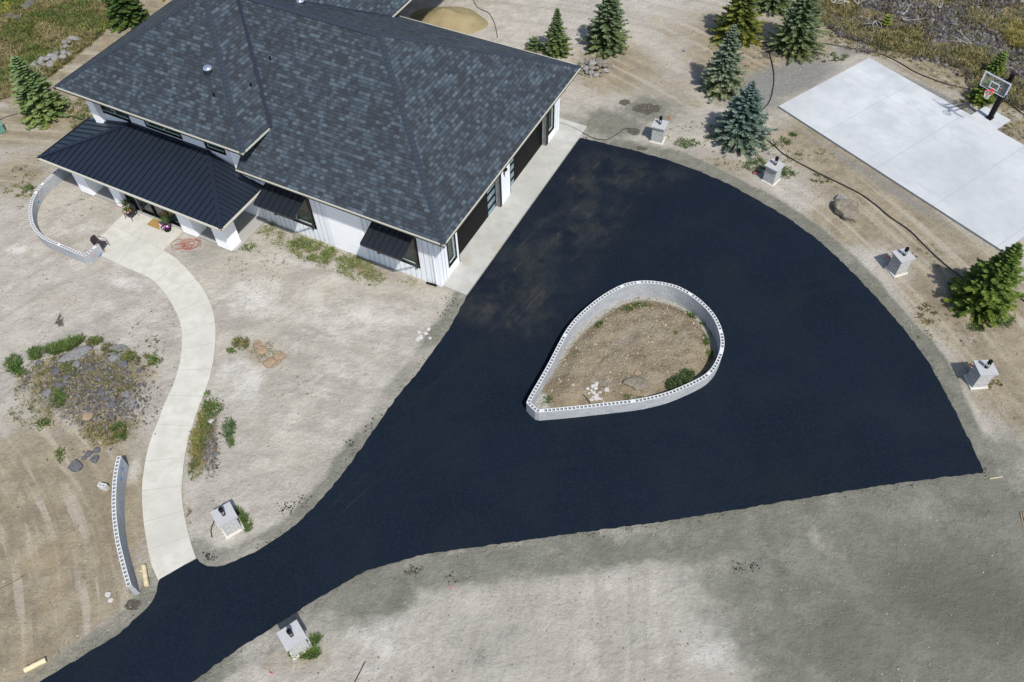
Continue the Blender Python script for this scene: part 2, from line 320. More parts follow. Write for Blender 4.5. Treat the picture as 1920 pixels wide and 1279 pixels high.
c = t.mix(t.rmp(gm, 0.1, 0.5, 0, 0.45), c, (0.31, 0.30, 0.26)); c = t.mix(t.rmp(gm, 0.34, 0.74, 0, 0.94), c, grav); c = t.mix(t.rmp(gm, 0.9, 1.6, 0, 0.8), c, (0.105, 0.105, 0.082))  # last mix: extra-dark olive gravel, partly corner vignetting put into the colour
wht = t.mix(t.rmp(fin, 0.3, 0.7), (0.50, 0.475, 0.43), (0.62, 0.60, 0.56)); c = t.mix(t.math('MULTIPLY', msk(sa.outputs[2], 1.4, 0.35, 0.7), 0.85), c, wht)
gg = t.mix(t.rmp(fin, 0.3, 0.7), (0.17, 0.165, 0.15), (0.25, 0.245, 0.225)); c = t.mix(msk(sb.outputs[2], 0.6), c, gg)
gr = t.mix(t.rmp(mid, 0.35, 0.65), (0.10, 0.095, 0.04), (0.22, 0.18, 0.085)); c = t.mix(msk(sb.outputs[0], 1.2), c, gr)
dk = t.mix(t.rmp(fin, 0.3, 0.7), (0.07, 0.062, 0.05), (0.12, 0.11, 0.09)); c = t.mix(msk(sb.outputs[1], 3.2, 0.36, 0.52), c, dk)
c = t.mix(t.rmp(fin, 0.5, 0.72, 0, 0.28), c, (0.17, 0.15, 0.12)); c = t.mix(t.rmp(vf, 0.56, 0.74, 0, 0.35), c, (0.14, 0.125, 0.10)); c = t.mix(t.rmp(vf, 0.44, 0.28, 0, 0.3), c, (0.55, 0.52, 0.47))
t.col(c)
h = t.math('ADD', t.math('MULTIPLY', mid, 0.8), t.math('ADD', t.math('ADD', t.math('MULTIPLY', fin, 0.3), t.math('MULTIPLY', trk, 0.25)), t.math('ADD', t.math('MULTIPLY', spl, 0.7), t.math('MULTIPLY', vf, 0.10))))
t.bump(h, 0.9, 0.2); M['ground'] = t.m
# island soil
t = NT('island_soil', 0.96, 0.05); mid = t.noise(0.8, 7, 0.68, dist=0.5); fin = t.noise(7, 6, 0.72); vf = t.noise(28, 4, 0.75)
c = t.mix(t.rmp(mid, 0.3, 0.7), (0.26, 0.21, 0.135), (0.40, 0.335, 0.235)); c = t.mix(t.rmp(t.noise(0.45, 7, 0.7), 0.5, 0.62, 0, 0.7), c, (0.37, 0.33, 0.26)); c = t.mix(t.rmp(t.noise(1.6, 8, 0.75), 0.46, 0.36, 0, 0.5), c, (0.15, 0.115, 0.075))
E_ = t.n('VertexColor', layer_name='mA'); se = t.n('SeparateColor'); t.l(E_.outputs[0], se.inputs[0])
c = t.mix(t.math('MULTIPLY', t.rmp(t.math('ADD', se.outputs[2], t.math('SUBTRACT', t.math('MULTIPLY', fin, 1.0), 0.5)), 0.35, 0.65), 0.9), c, (0.56, 0.55, 0.50))
c = t.mix(t.rmp(fin, 0.5, 0.7, 0, 0.35), c, (0.12, 0.10, 0.07)); c = t.mix(t.rmp(vf, 0.58, 0.75, 0, 0.4), c, (0.48, 0.42, 0.33))
t.col(c); t.bump(t.math('ADD', mid, t.math('MULTIPLY', fin, 0.6)), 1.0, 0.35); M['soil'] = t.m
t = NT('sand', 0.95, 0.05); c = t.mix(t.rmp(t.noise(0.8, 6), 0.3, 0.7), (0.25, 0.205, 0.115), (0.34, 0.285, 0.165)); t.col(t.mix(t.math('MULTIPLY', t.noise(20, 4, 0.7), 0.3), c, (0.15, 0.12, 0.07))); t.bump(t.noise(4, 5), 0.4, 0.1); M['sand'] = t.m
M['leaf'] = colattr('foliage', 0.7, 0.3, 0.3, 0.25, 1.2)
M['bark'] = simple('bark', (0.10, 0.07, 0.05), 0.95, 0.05, sc=8)
M['stone'] = colattr('loose_stones', 0.95, 0.08)
M['soilpot'] = simple('potting_soil', (0.03, 0.022, 0.015), 0.95)

def tone(names, f):
    for nm in names:
        nt = M[nm].node_tree; b = nt.nodes['Principled BSDF']; i = b.inputs['Base Color']
        o = nt.nodes.new('ShaderNodeMixRGB'); o.blend_type = 'MULTIPLY'; o.inputs[0].default_value = 1; o.inputs[2].default_value = (f, f, f, 1)
        if i.is_linked: nt.links.new(i.links[0].from_socket, o.inputs[1])
        else: o.inputs[1].default_value = i.default_value
        nt.links.new(o.outputs[0], i)
tone(['ground', 'soil', 'sand', 'stone', 'walk', 'apron', 'porchslab', 'cmu', 'cmutop', 'pillar', 'capstone', 'footing', 'rocktan', 'rockgrey', 'lava', 'lichen', 'whiterock', 'orangerock', 'wood', 'cream'], 0.84)
tone(['ground'], 1.08)
tone(['court'], 0.78); tone(['jointlight', 'joint', 'groove', 'navy', 'seam', 'metalroof'], 0.75); tone(['shingle'], 0.69); tone(['cap'], 0.72); tone(['white'], 1.05); tone(['pbrick', 'stucco'], 1.06)
# ---------------------------------------------------------------- outlines traced on the ground
ASP = [(40, 1300), (75, 1279), (140, 1240), (215, 1195), (262, 1155), (285, 1128), (296, 1105), (297, 1088), (368, 1047), (374, 1055), (385, 1061), (400, 1064), (418, 1062), (470, 1040), (520, 1011), (560, 980), (600, 940), (640, 893), (665, 858), (700, 808), (740, 750), (790, 690), (840, 620), (868, 570), (878, 552),
       (1088, 258), (1110, 264), (1180, 280), (1250, 300), (1310, 321), (1370, 348), (1420, 375), (1480, 411), (1540, 455), (1590, 503), (1640, 555), (1690, 612), (1735, 670), (1765, 722), (1800, 790), (1825, 842), (1845, 886), (1780, 893), (1650, 911), (1500, 935), (1350, 960), (1250, 977), (1150, 990), (1050, 1003), (950, 1018), (860, 1030), (790, 1040), (740, 1055), (690, 1068), (640, 1095), (590, 1125), (540, 1158), (480, 1195), (420, 1235), (360, 1279), (330, 1300)]
a0 = G(75, 1279); a1 = G(140, 1240); d0 = (a0 - a1).normalized(); b0 = G(360, 1279); b1 = G(420, 1235); d1 = (b0 - b1).normalized()
asp = [G2(*p) for p in ASP[1:-1]]
asp_out = [tuple((a0 + d0 * 30)[:2])] + asp + [tuple((b0 + d1 * 30)[:2])]
random.seed(3)
A_ = resample(asp_out + [asp_out[0]], 0.22)
straight0, straight1 = Vector(G2(878, 552)), Vector(G2(1088, 258))
asp_r = []
for q in A_[:-1]:
    p = Vector(q); dd = (straight1 - straight0); tt = (p - straight0).dot(dd) / dd.length_squared; off = (p - straight0 - dd * tt).length
    j = 0.004 if (0 <= tt <= 1 and off < 0.3) else 0.035
    asp_r.append((p.x + random.uniform(-j, j), p.y + random.uniform(-j, j)))
RING = [(130, 1085), (170, 1010), (240, 890), (310, 765), (400, 590), (460, 490), (540, 395), (640, 305), (750, 225), (870, 160), (960, 132), (1070, 121), (1180, 131), (1290, 153), (1390, 197), (1480, 257), (1560, 330), (1620, 405), (1660, 490), (1682, 580), (1680, 650), (1660, 720), (1620, 800), (1560, 865), (1480, 913), (1380, 960), (1270, 1005), (1150, 1040), (1000, 1070), (850, 1088), (700, 1105), (550, 1122), (400, 1137), (200, 1154)]
ring = catmull([G2(960 + x / 4.264, 500 + y / 4.264, 0.8) for x, y in RING], 4)
SOFF = [(345, 433), (306, 470), (330, 485), (355, 510), (380, 541), (397, 575), (404, 610), (404, 645), (398, 690), (388, 725), (373, 765), (358, 810), (348, 850), (343, 890), (341, 925), (346, 965), (356, 1010), (368, 1047)]
SON = [(192, 481), (215, 493), (250, 508), (280, 522), (305, 545), (325, 575), (338, 605), (342, 640), (338, 680), (326, 720), (310, 755), (297, 790), (285, 820), (275, 855), (268, 900), (267, 940), (270, 980), (278, 1030), (285, 1060), (297, 1088)]

# house frame: origin at the front garage corner, x along the front wall, y into the building
HO = Vector((-3.9435, 32.0280, 0)); HY = -28.45296
HM = Matrix.Translation(HO) @ Matrix.Rotation(R_(HY), 4, 'Z')
HI = HM.inverted()
def hw(x, y, z=0): return HM @ Vector((x, y, z))
def gh(px, py, z=0): return HI @ G(px, py, z)

# ---------------------------------------------------------------- ground sheet
def axis(lo, hi, step, far):
    a = list(np.arange(lo, hi + 1e-6, step)); d = step
    while a[-1] < far: d *= 1.35; a.append(a[-1] + d)
    d = step; b = [a[0]]
    while b[-1] > -far: d *= 1.35; b.append(b[-1] - d)
    return np.array(b[:0:-1] + a)
gx = axis(-46, 46, 0.25, 1500); gy = axis(5, 70, 0.25, 1500)
X, Y = np.meshgrid(gx, gy); nx, ny = len(gx), len(gy); XY = np.stack([X.ravel(), Y.ravel()], 1)
def inside(P, poly):
    q = np.array(poly); r = np.zeros(len(P), bool); j = len(q) - 1
    for i in range(len(q)):
        cnd = ((q[i, 1] > P[:, 1]) != (q[j, 1] > P[:, 1]))
        xx = (q[j, 0] - q[i, 0]) * (P[:, 1] - q[i, 1]) / (q[j, 1] - q[i, 1] + 1e-12) + q[i, 0]
        r ^= cnd & (P[:, 0] < xx); j = i
    return r
def pdist(P, line, closed=False):
    q = np.array(line); n = len(q); D = np.full(len(P), 1e9)
    for i in range(n if closed else n - 1):
        a = q[i]; b = q[(i + 1) % n]; ab = b - a; tt = np.clip(((P - a) @ ab) / (ab @ ab + 1e-12), 0, 1)
        D = np.minimum(D, np.hypot(*(P - a - tt[:, None] * ab).T))
    return D
aspC = resample(asp_out + [asp_out[0]], 1.0)[:-1]
court = [G2(1460, 199, .12), G2(1630, 108, .12)]
c0, c1 = Vector(court[0]), Vector(court[1]); cdir = Vector((math.cos(R_(-55.0)), math.sin(R_(-55.0)))); COURT = [c0, c1, c1 + cdir * 17.5, c0 + cdir * 17.5]
walkpoly = catmull(gl(SOFF[:2]), 1) + catmull(gl(SOFF[2:]), 3) + catmull(gl(SON), 3)[::-1]
walkpoly = gl(SOFF[:1]) + catmull(gl(SOFF[1:]), 3) + catmull(gl(SON), 3)[::-1] + [G2(181, 453), G2(231, 403), tuple(hw(-20.75, -3.06)[:2])]
housepoly = [hw(*p)[:2] for p in ((-25.2, -3.1), (-12.6, -3.1), (-12.6, 0.02), (1.6, 0.02), (1.6, 17.05), (-25.2, 17.05))]
inA = inside(XY, aspC); inR = inside(XY, ring); dA = pdist(XY, aspC, True); dR = pdist(XY, resample(ring, 1.0))
inC = inside(XY, [tuple(p) for p in COURT]); inW = inside(XY, walkpoly); inH = inside(XY, housepoly)
dC = pdist(XY, [tuple(p) for p in COURT], True); dW = pdist(XY, resample(walkpoly, 0.8))
dH = pdist(XY, [tuple(p) for p in housepoly], True)
hard = inA | inC | inW | inH | inR
dh = np.where(hard, 0, np.minimum(np.minimum(dA, dC), np.minimum(dW, dH)))
def vnoise(P, s, seed):
    v = np.empty(len(P))
    for i, (x, y) in enumerate(P): v[i] = noise.noise(Vector((x * s + seed, y * s - seed, seed)))
    return v
near = (np.abs(XY[:, 0]) < 50) & (XY[:, 1] > 0) & (XY[:, 1] < 75)
n1 = np.zeros(len(XY)); n2 = np.zeros(len(XY)); n1[near] = vnoise(XY[near], 0.35, 7.3); n2[near] = vnoise(XY[near], 1.3, 3.1)
amp = np.clip((dh - 0.25) / 2.5, 0, 1)
Z = -0.025 + amp * (0.10 * n1 + 0.045 * n2 + 0.02)
Z[inA & (dA > 0.2)] = -0.12; Z[inC & (dC > .2)] = -0.1; Z[inW & (dW > .2)] = -0.08; Z[inR] = -1.0; Z[inH & (dH > .3)] = -0.1
def blob(px, py, rx, ry=None, a=1.0, rot=0.0):
    """ellipse centred on a ground point, radii in metres"""
    g = G(px, py); ry = ry or rx; dx = XY[:, 0] - g.x; dy = XY[:, 1] - g.y; cr, sr = math.cos(R_(rot)), math.sin(R_(rot))
    u = (dx * cr + dy * sr) / rx; w_ = (-dx * sr + dy * cr) / ry
    return a * np.exp(-(u * u + w_ * w_) * 0.8)
def layer(bl): 
    r = np.zeros(len(XY))
    for b in bl: r = np.maximum(r, blob(*b))
    return r
# relief: rocky outcrop, banks
Z += amp * (0.45 * blob(170, 740, 3.4, 2.2) + 0.15 * blob(390, 830, .8, 2.5) + 0.8 * np.clip((XY[:, 1] - 0.0 * XY[:, 0] - 53) / 10, 0, 1) * (XY[:, 0] > 22) * np.clip((XY[:, 0] - 22) / 6, 0, 1) * n1 * 0.5)
brown = layer([(60, 1000, 6, 7, .95), (30, 1200, 6, 5, .9), (180, 1130, 3, 4, .7), (110, 560, 3, 1.2, .35, -20), (1300, 330, 4, 2.5, .8), (1250, 180, 3, 4, .6), (1600, 310, 6, 3, .95, -50), (1700, 420, 7, 2.6, 1, -50), (1600, 420, 3, 2, 1), (1820, 560, 4, 4, .95), (1900, 700, 3, 5, .85), (1750, 120, 8, 2.6, .95, -48), (1900, 260, 4, 3, .9), (230, 80, 2, 7, .95, -20), (100, 230, 6, 3, .95), (40, 320, 4, 4, .55), (1160, 130, 4, 4, .75), (1400, 110, 5, 6, .85), (1330, 60, 6, 5, .55), (1480, 70, 5, 4, .7), (250, 15, 4, 4, .8), (240, 840, 1.5, 3, .5), (690, 500, 5, 1, .5, -28), (600, 470, 4, 1, .45, -28), (480, 660, 1.2, 1, .5), (1650, 230, 10, 2, .5, -50), (1760, 760, 1, 3, .5), (1915, 780, 1.5, 3, .7), (560, 1235, 2, 1, .55)])
shoulder = np.clip(1 - (dA - 0.75 - 0.35 * n1) / 0.5, 0, 1)
hl = np.stack([XY[:, 0] - HO.x, XY[:, 1] - HO.y], 1); hx_ = hl @ np.array([math.cos(R_(HY)), math.sin(R_(HY))]); hy_ = hl @ np.array([-math.sin(R_(HY)), math.cos(R_(HY))])
shoulder[inA | inR] = 1
brown = np.maximum(brown, np.where((hx_ < -24.3) & (hy_ > 1.5), .95, 0))
gravel = np.maximum(shoulder * np.where(XY[:, 0] < 8, 0.62, 0.9), layer([(1000, 1200, 8, 3.5, .36), (650, 1230, 4, 2, .24), (1820, 1130, 8, 4.5, 1.45), (1620, 1200, 5, 3.5, 1.3), (1700, 1010, 6, 3.4, 1), (1850, 1000, 5, 4, 1.1), (1500, 1080, 4.5, 3, .95), (1600, 1180, 6, 3.5, 1), (1850, 1200, 6, 5, 1), (1400, 1010, 5, 1.2, .9, 8), (1150, 1035, 6, 1.1, .9, 8), (900, 1060, 5, 1.2, .9, 8), (700, 1120, 3, 1.4, .85, 20), (1400, 1200, 2, 2, .6), (1150, 235, 3, 1.8, 1, -10), (1210, 210, 2.5, 2, .9), (1180, 275, 4, 1.2, .9, -14), (385, 475, 2.2, 1.8, .42), (1880, 850, 2, 2, .8)]))  # gravel mask; its strongest blobs also carry corner vignetting as darker colour
white = layer([(438, 690, 1.3, 1.0, .62), (468, 722, 1.1, 1.5, .62), (240, 530, 2.6, .9, .65, -20), (250, 590, 2.5, 1.2, .5), (20, 140, 1, 1, .1), (560, 490, 3, .8, .5, -20), (30, 470, 1, .6, .7), (1080, 1180, 5, 2.6, .2), (720, 1200, 3.5, 2.2, .5), (760, 1110, 2, 1, .4), (640, 600, 6, 3, .5), (480, 560, 3, 2, .6), (600, 720, 4, 4, .45), (700, 600, 4, 2, .4), (150, 430, 2, 1, .5), (1330, 1220, 2, 2, .5), (1230, 100, 2.5, 5, .4), (250, 880, .6, 1.5, .6), (540, 800, 3, 2.5, .3), (330, 760, .8, 1.5, .5), (20, 420, 2, 1, .3)])
TLP = gl([(-400, 330), (-60, 205), (0, 190), (40, 175), (90, 150), (128, 120), (170, 82), (215, 45), (238, 18), (262, -40), (262, -140), (-500, -140)])
TLg = np.where(inside(XY, TLP), np.clip(.35 + pdist(XY, TLP, True) / 0.8 + .4 * n1, 0, 1), 0)
TRl = [(1700, 30, 9, 5, 1, -35), (1880, 70, 6, 6, 1), (1900, 160, 3, 3, .9), (1560, 5, 4, 2.5, .7), (1620, 10, 4, 4, .9)]
grass = np.maximum(TLg, np.maximum(layer(TRl), layer([(170, 720, 3.6, 2.2, .75), (215, 800, 1.6, 1, .7), (385, 830, .6, 2.0, .8), (1640, 95, 2, .7, .5), (560, 460, 3, .7, .4, -28), (680, 500, 2.5, .6, .5, -28)])))
dark = layer([(170, 730, 2.6, 1.7, .42), (1170, 192, .45, .35, .95), (1212, 203, .8, .55, 1.1), (1187, 246, .42, .3, 1.1), (1201, 277, .42, .2, .9, -20), (250, 1132, .34, .22, 1), (770, 1072, .7, .25, .6, 20), (1135, 195, .3, .3, .2), (175, 950, .5, 1.2, .35), (112, 600, .25, .8, .6, 20), (1700, 30, 2.5, 1, .6), (1800, 60, 2.5, 1, .6, -30), (1850, 110, 1.5, 1.5, .6), (1640, 15, 1.5, .8, .6), (50, 25, 2, 1.2, .6), (180, 790, 1.2, .6, .45), (235, 770, 1.2, .8, .5), (110, 690, 1, .8, .3), (400, 840, .4, 1, .5), (1440, 100, 1.5, 1, .45)])
grey = layer([(1470, 150, 5, 1.8, .9, 25), (1420, 190, 3, 2, .6), (1600, 90, 1.2, 3, .6, -55), (1750, 180, 6, .8, .9, -50), (1650, 340, 9, .7, .55, -55), (385, 470, 1.5, 1, .3), (1850, 120, 1, 1, .2)])
kill = (~hard)
me = bpy.data.meshes.new('ground'); me.vertices.add(nx * ny)
me.vertices.foreach_set('co', np.stack([XY[:, 0], XY[:, 1], Z], 1).ravel())
I, J = np.meshgrid(np.arange(nx - 1), np.arange(ny - 1)); a = (J * nx + I).ravel(); F = np.stack([a, a + 1, a + nx + 1, a + nx], 1)
me.loops.add(F.size); me.loops.foreach_set('vertex_index', F.ravel()); me.polygons.add(len(F)); me.polygons.foreach_set('loop_start', np.arange(0, F.size, 4)); me.polygons.foreach_set('use_smooth', np.ones(len(F), bool))
me.update(calc_edges=True)
for nm, ch in (('mA', (brown, gravel, white)), ('mB', (grass, dark, grey))):
    at = me.color_attributes.new(nm, 'FLOAT_COLOR', 'POINT'); at.data.foreach_set('color', np.stack(list(ch) + [np.ones(len(XY))], 1).astype(np.float32).ravel())
me.materials.append(M['ground']); go = bpy.data.objects.new('ground', me); scn.collection.objects.link(go); tag(go, kind='structure')
gZ = Z.reshape(ny, nx)
def gz(x, y):
    i = int(np.clip(np.searchsorted(gx, x) - 1, 0, nx - 2)); j = int(np.clip(np.searchsorted(gy, y) - 1, 0, ny - 2))
    return float(gZ[j, i])

# ---------------------------------------------------------------- flat slabs
def slab(name, outer, z0, z1, mat, hole=None, side=None, kind='structure', label=None, cat=None):
    mb = MB(); loops = [[Vector((p[0], p[1], 0)) for p in outer]]
    if hole: loops.append([Vector((p[0], p[1], 0)) for p in hole])
    flat = [p for l in loops for p in l]
    tris = tessellate_polygon(loops); vs = [(p.x, p.y, z1) for p in flat]; fs = []
    for tr in tris:
        a, b, c_ = [flat[i] for i in tr]; fs.append(tuple(tr) if (b - a).cross(c_ - a).z > 0 else tuple(tr)[::-1])
    mb.mesh(vs, fs, 0)
    for lp in loops:
        n = len(lp)
        for i in range(n):
            p, q = lp[i], lp[(i + 1) % n]; mb.poly([(p.x, p.y, z0), (q.x, q.y, z0), (q.x, q.y, z1), (p.x, p.y, z1)], 1 if side else 0)
    o = mb.build(name, [mat] + ([side] if side else [])); tag(o, label, cat, kind=kind); return o
ringin = resample(ring + [ring[0]], 0.6)[:-1]
slab('driveway', asp_r, -0.1, 0.03, M['asphalt'], hole=[tuple(p) for p in ringin])
wo = slab('walkway', walkpoly, -0.1, 0.045, M['walk'])
AP = [hw(-0.31, 0.06), hw(1.58, 0.06), hw(1.62, 17.0), hw(-0.45, 17.02), hw(-0.45, 15.96), hw(-0.31, 15.96)]
slab('garage_apron', [tuple(p[:2]) for p in AP], -0.1, 0.06, M['apron'])
slab('court_slab', [tuple(p) for p in COURT], -0.1, 0.12, M['court'], side=M['groove'])
PAD = [G2(1846, 199, .1), G2(1892.6, 225, .1), G2(1867, 243.5, .1), G2(1819, 217, .1)]
pc = (Vector(PAD[0]) + Vector(PAD[1]) + Vector(PAD[2]) + Vector(PAD[3])) / 4
nperp = Vector((-cdir.y, cdir.x)); e0 = c1 + cdir * ((Vector(PAD[3]) - c1).dot(cdir)); e1 = c1 + cdir * ((Vector(PAD[2]) - c1).dot(cdir))
slab('court_pad', [tuple(e0 + nperp * 0.004), tuple(e1 + nperp * 0.004), tuple(e1 + nperp * 1.65), tuple(e0 + nperp * 1.65)], -0.1, 0.115, M['court'], side=M['court'])
def strips(name, segs, w, z, mat, h=0.006):
    mb = MB()
    for a, b in segs: mb.beam((a[0], a[1], z), (b[0], b[1], z), w, h, 0)
    return tag(mb.build(name, mat), kind='structure')
jw = [((268, 506), (307, 472)), ((222, 496), (268, 440)), ((223, 496 - 0), (223, 496)), ((318, 551), (370, 523)), ((335, 583), (394, 558)), ((341, 622), (404, 606)), ((338, 657), (402, 644)), ((332, 695), (397, 693)), ((313, 742), (380, 744)), ((293, 796), (362, 800)), ((273, 866), (345, 859)), ((267, 921), (341, 912)), ((269, 980), (347, 958)), ((280, 1032), (353, 1006)), ((213, 423), (307, 471)), ((290, 530), (342, 492))]
strips('walkway_joints', [(G(*a), G(*b)) for a, b in jw if a != b], 0.025, 0.045, M['joint'])
ja = [((0.02, y), (1.60, y)) for y in (2.15, 4.3, 6.3, 7.9, 9.9, 11.9, 13.85, 15.7)]
strips('apron_joints', [(hw(*a), hw(*b)) for a, b in ja], 0.03, 0.06, M['joint'])
jc = []; j0_ = (Vector(G2(1703, 160, .12)) - c1).dot(cdir)
for k in range(0, 4): s_ = j0_ + 4.4 * k; jc.append((c0 + cdir * s_, c1 + cdir * s_))
strips('court_joints', jc, 0.03, 0.12, M['jointlight'])

# ---------------------------------------------------------------- the house
house = empty('house', HO, R_(HY), label='large white house with dark shingle hip roofs, metal porch roof and black garage doors', cat='house')
S = 0.557
def plane_poly(mb, pts, u, v, m=0):
    """pts on a plane; u along the eave (unit), v horizontal upslope (unit)"""
    U = Vector(u); sl_ = math.sqrt(1 + S * S); uv = [(Vector(p).dot(U) + 60, (Vector((p[0], p[1], 0)).dot(Vector(v))) * sl_ + 60) for p in pts]
    n = (Vector(pts[1]) - Vector(pts[0])).cross(Vector(pts[2]) - Vector(pts[0]))
    if n.z < 0: pts = pts[::-1]; uv = uv[::-1]
    mb.poly(pts, m, uv)
def strip_on(mb, a, b, w, lift, m=0, thick=0.03):
    a = Vector(a); b = Vector(b); d = (b - a).normalized(); side = d.cross(Vector((0, 0, 1))).normalized()
    L = (b - a).length
    for sg in (1, -1):
        e = side * sg * w + Vector((0, 0, -w * S * 0.7))
        p = [a + Vector((0, 0, lift)), b + Vector((0, 0, lift)), b + e + Vector((0, 0, lift)), a + e + Vector((0, 0, lift))]
        if sg == 1: p = p[::-1]
        uv = [(0, L), (0, 0), (w, 0), (w, L)]
        mb.poly(p, m, uv)
def fascia(mb, pts, zt, out=0.055, h=0.22, nrm=None):
    """cream gutter and dark board along an eave polyline (pts, outward normals)"""
    for (a, b, n_) in pts:
        n_ = Vector((n_[0], n_[1], 0)); A0 = Vector((a[0], a[1], zt)); B0 = Vector((b[0], b[1], zt))
        q_ = 1 if n_.x < -.5 else 0
        mb.poly([A0, B0, B0 + n_ * out, A0 + n_ * out][::1], q_); mb.poly([A0 + n_ * out, B0 + n_ * out, B0 + n_ * out + Vector((0, 0, -0.09)), A0 + n_ * out + Vector((0, 0, -0.09))], q_)
        mb.poly([A0 + Vector((0, 0, -0.09)) + n_ * out, B0 + Vector((0, 0, -0.09)) + n_ * out, B0 + n_ * 0.02 + Vector((0, 0, -h)), A0 + n_ * 0.02 + Vector((0, 0, -h))], 1)
# main lower roof
ZE = 4.8; xe, y0e, y1e = 1.10, -0.92, 16.66; ap = (-7.69, 7.87, 9.70); rl = (-18.4, 7.87, 9.70)
rf = MB()
C1 = (xe, y0e, ZE); C2 = (xe, y1e, ZE)
plane_poly(rf, [(-12.60, y0e, ZE), C1, ap, rl, (-13.15, 2.62, ZE + S * (2.62 - y0e))], (1, 0, 0), (0, 1, 0))
plane_poly(rf, [C1, C2, ap], (0, 1, 0), (-1, 0, 0))
plane_poly(rf, [C2, ap, rl, (-19.0, y1e, ZE)], (1, 0, 0), (0, -1, 0))
roof = rf.build('roof', [M['shingle']], house); roof['label'] = 'dark blue grey shingle hip roof over the garage wing'
hc = MB(); strip_on(hc, C1, ap, 0.17, 0.03); strip_on(hc, C2, ap, 0.17, 0.03); strip_on(hc, ap, rl, 0.24, 0.03); hc.build('hip_cap', M['cap'], roof)
fb = MB(); fascia(fb, [((-12.60, y0e), (xe + .1, y0e), (0, -1)), ((xe, y0e - .1), (xe, y1e + .1), (1, 0)), ((xe, y1e), (-19, y1e), (0, 1))], ZE + 0.004)
fb.build('gutter', [M['cream'], M['black']], roof)
sf = MB(); sf.poly([(-12.6, y0e + .01, ZE - .2), (-12.6, 0.0, ZE - .2), (0, 0, ZE - .2), (xe - .01, y0e + .01, ZE - .2)]); sf.poly([(xe - .01, y0e + .01, ZE - .2), (0, 0, ZE - .2), (0, 15.8, ZE - .2), (xe - .01, y1e - .01, ZE - .2)]); sf.poly([(xe - .01, y1e - .01, ZE - .2), (0, 15.8, ZE - .2), (-19, 15.8, ZE - .2), (-19, y1e - .01, ZE - .2)])
sf.build('soffit', M['soffit'], roof)
# upper left roof
ZU = 6.24; ux0, ux1, uy0 = -25.99, -11.69, -0.84; uh = (ux1 - ux0) / 2; uxm = (ux0 + ux1) / 2; ua = (uxm, uy0 + uh, ZU + S * uh); ub = (uxm, 18.0, ZU + S * uh)
ru = MB(); V0 = (ux1, 1.665, ZU); V1 = (-17.92, 7.88, ZU + S * (ux1 + 17.92))
plane_poly(ru, [(ux0, uy0, ZU), (ux1, uy0, ZU), ua], (1, 0, 0), (0, 1, 0))
plane_poly(ru, [(ux1, uy0, ZU), V0, V1, (-17.92, 18, V1[2]), ub, ua], (0, 1, 0), (-1, 0, 0))
plane_poly(ru, [(ux0, uy0, ZU), ua, ub, (ux0, 18.0, ZU)], (0, 1, 0), (1, 0, 0))
roofu = ru.build('roof', [M['shingle']], house); roofu['label'] = 'taller dark shingle hip roof above the metal porch roof'
hc = MB(); strip_on(hc, (ux0, uy0, ZU), ua, 0.17, 0.03); strip_on(hc, (ux1, uy0, ZU), ua, 0.17, 0.03); strip_on(hc, ua, ub, 0.24, 0.03); hc.build('hip_cap', M['cap'], roofu)
va = MB(); strip_on(va, (ux1 + .12, 1.6, ZU + 0.02), (V1[0] + .1, V1[1], V1[2]), 0.10, 0.05); va.beam((ux1 + .12, 1.6, ZU + 0.04), (V1[0] + .1, V1[1], V1[2] + .04), 0.17, 0.05); va.build('valley_flashing', M['navy'], roofu)
fb = MB(); fascia(fb, [((ux0 - .1, uy0), (ux1 + .1, uy0), (0, -1)), ((ux1, uy0 - .1), (ux1, 1.62), (1, 0)), ((ux0, 18), (ux0, uy0 - .1), (-1, 0))], ZU + .004)
fb.build('gutter', [M['cream'], M['black']], roofu)
sf = MB(); sf.poly([(ux0 + .01, uy0 + .01, ZU - .2), (ux0 + .01, 18, ZU - .2), (-24.95, 18, ZU - .2), (-24.95, 0.35, ZU - .2), (-12.74, .35, ZU - .2), (-12.74, 1.6, ZU - .2), (ux1 - .01, 1.6, ZU - .2), (ux1 - .01, uy0 + .01, ZU - .2)]); sf.build('soffit', M['soffit'], roofu)
# back wing
ZB = 5.47; rw = MB(); wx, wy = -12.25, 15.42; plane_poly(rw, [(wx, wy, ZB), (wx, 34, ZB), (wx - 6.6, 34, ZB + S * 6.6), (wx - 6.6, wy - 6.6, ZB + S * 6.6)], (0, 1, 0), (-1, 0, 0))
plane_poly(rw, [(wx - 6.6, 34, ZB + S * 6.6), (wx - 6.6, wy - 6.6, ZB + S * 6.6), (wx - 6.6 - 5, wy - 6.6, ZB + S * 1.6), (wx - 11.6, 34, ZB + S * 1.6)], (0, 1, 0), (1, 0, 0))
roofw = rw.build('roof', [M['shingle']], house); roofw['label'] = 'shingle roof of the rear wing, cut by the top edge of the photo'
fb = MB(); fascia(fb, [((wx, wy - .05), (wx, 34), (1, 0))], ZB + .004); fb.build('gutter', [M['cream'], M['black']], roofw)
va = MB(); va.beam((wx, wy, ZB + .03), (wx - 6.6, wy - 6.6, ZB + S * 6.6 + .03), 0.16, 0.05); va.build('valley_flashing', M['navy'], roofw)
wl = MB(); wl.box(-24.5, -18.6, 18.0, 33.5, -0.1, 4.72); wl.build('rear_wing_wall', M['white'], house)

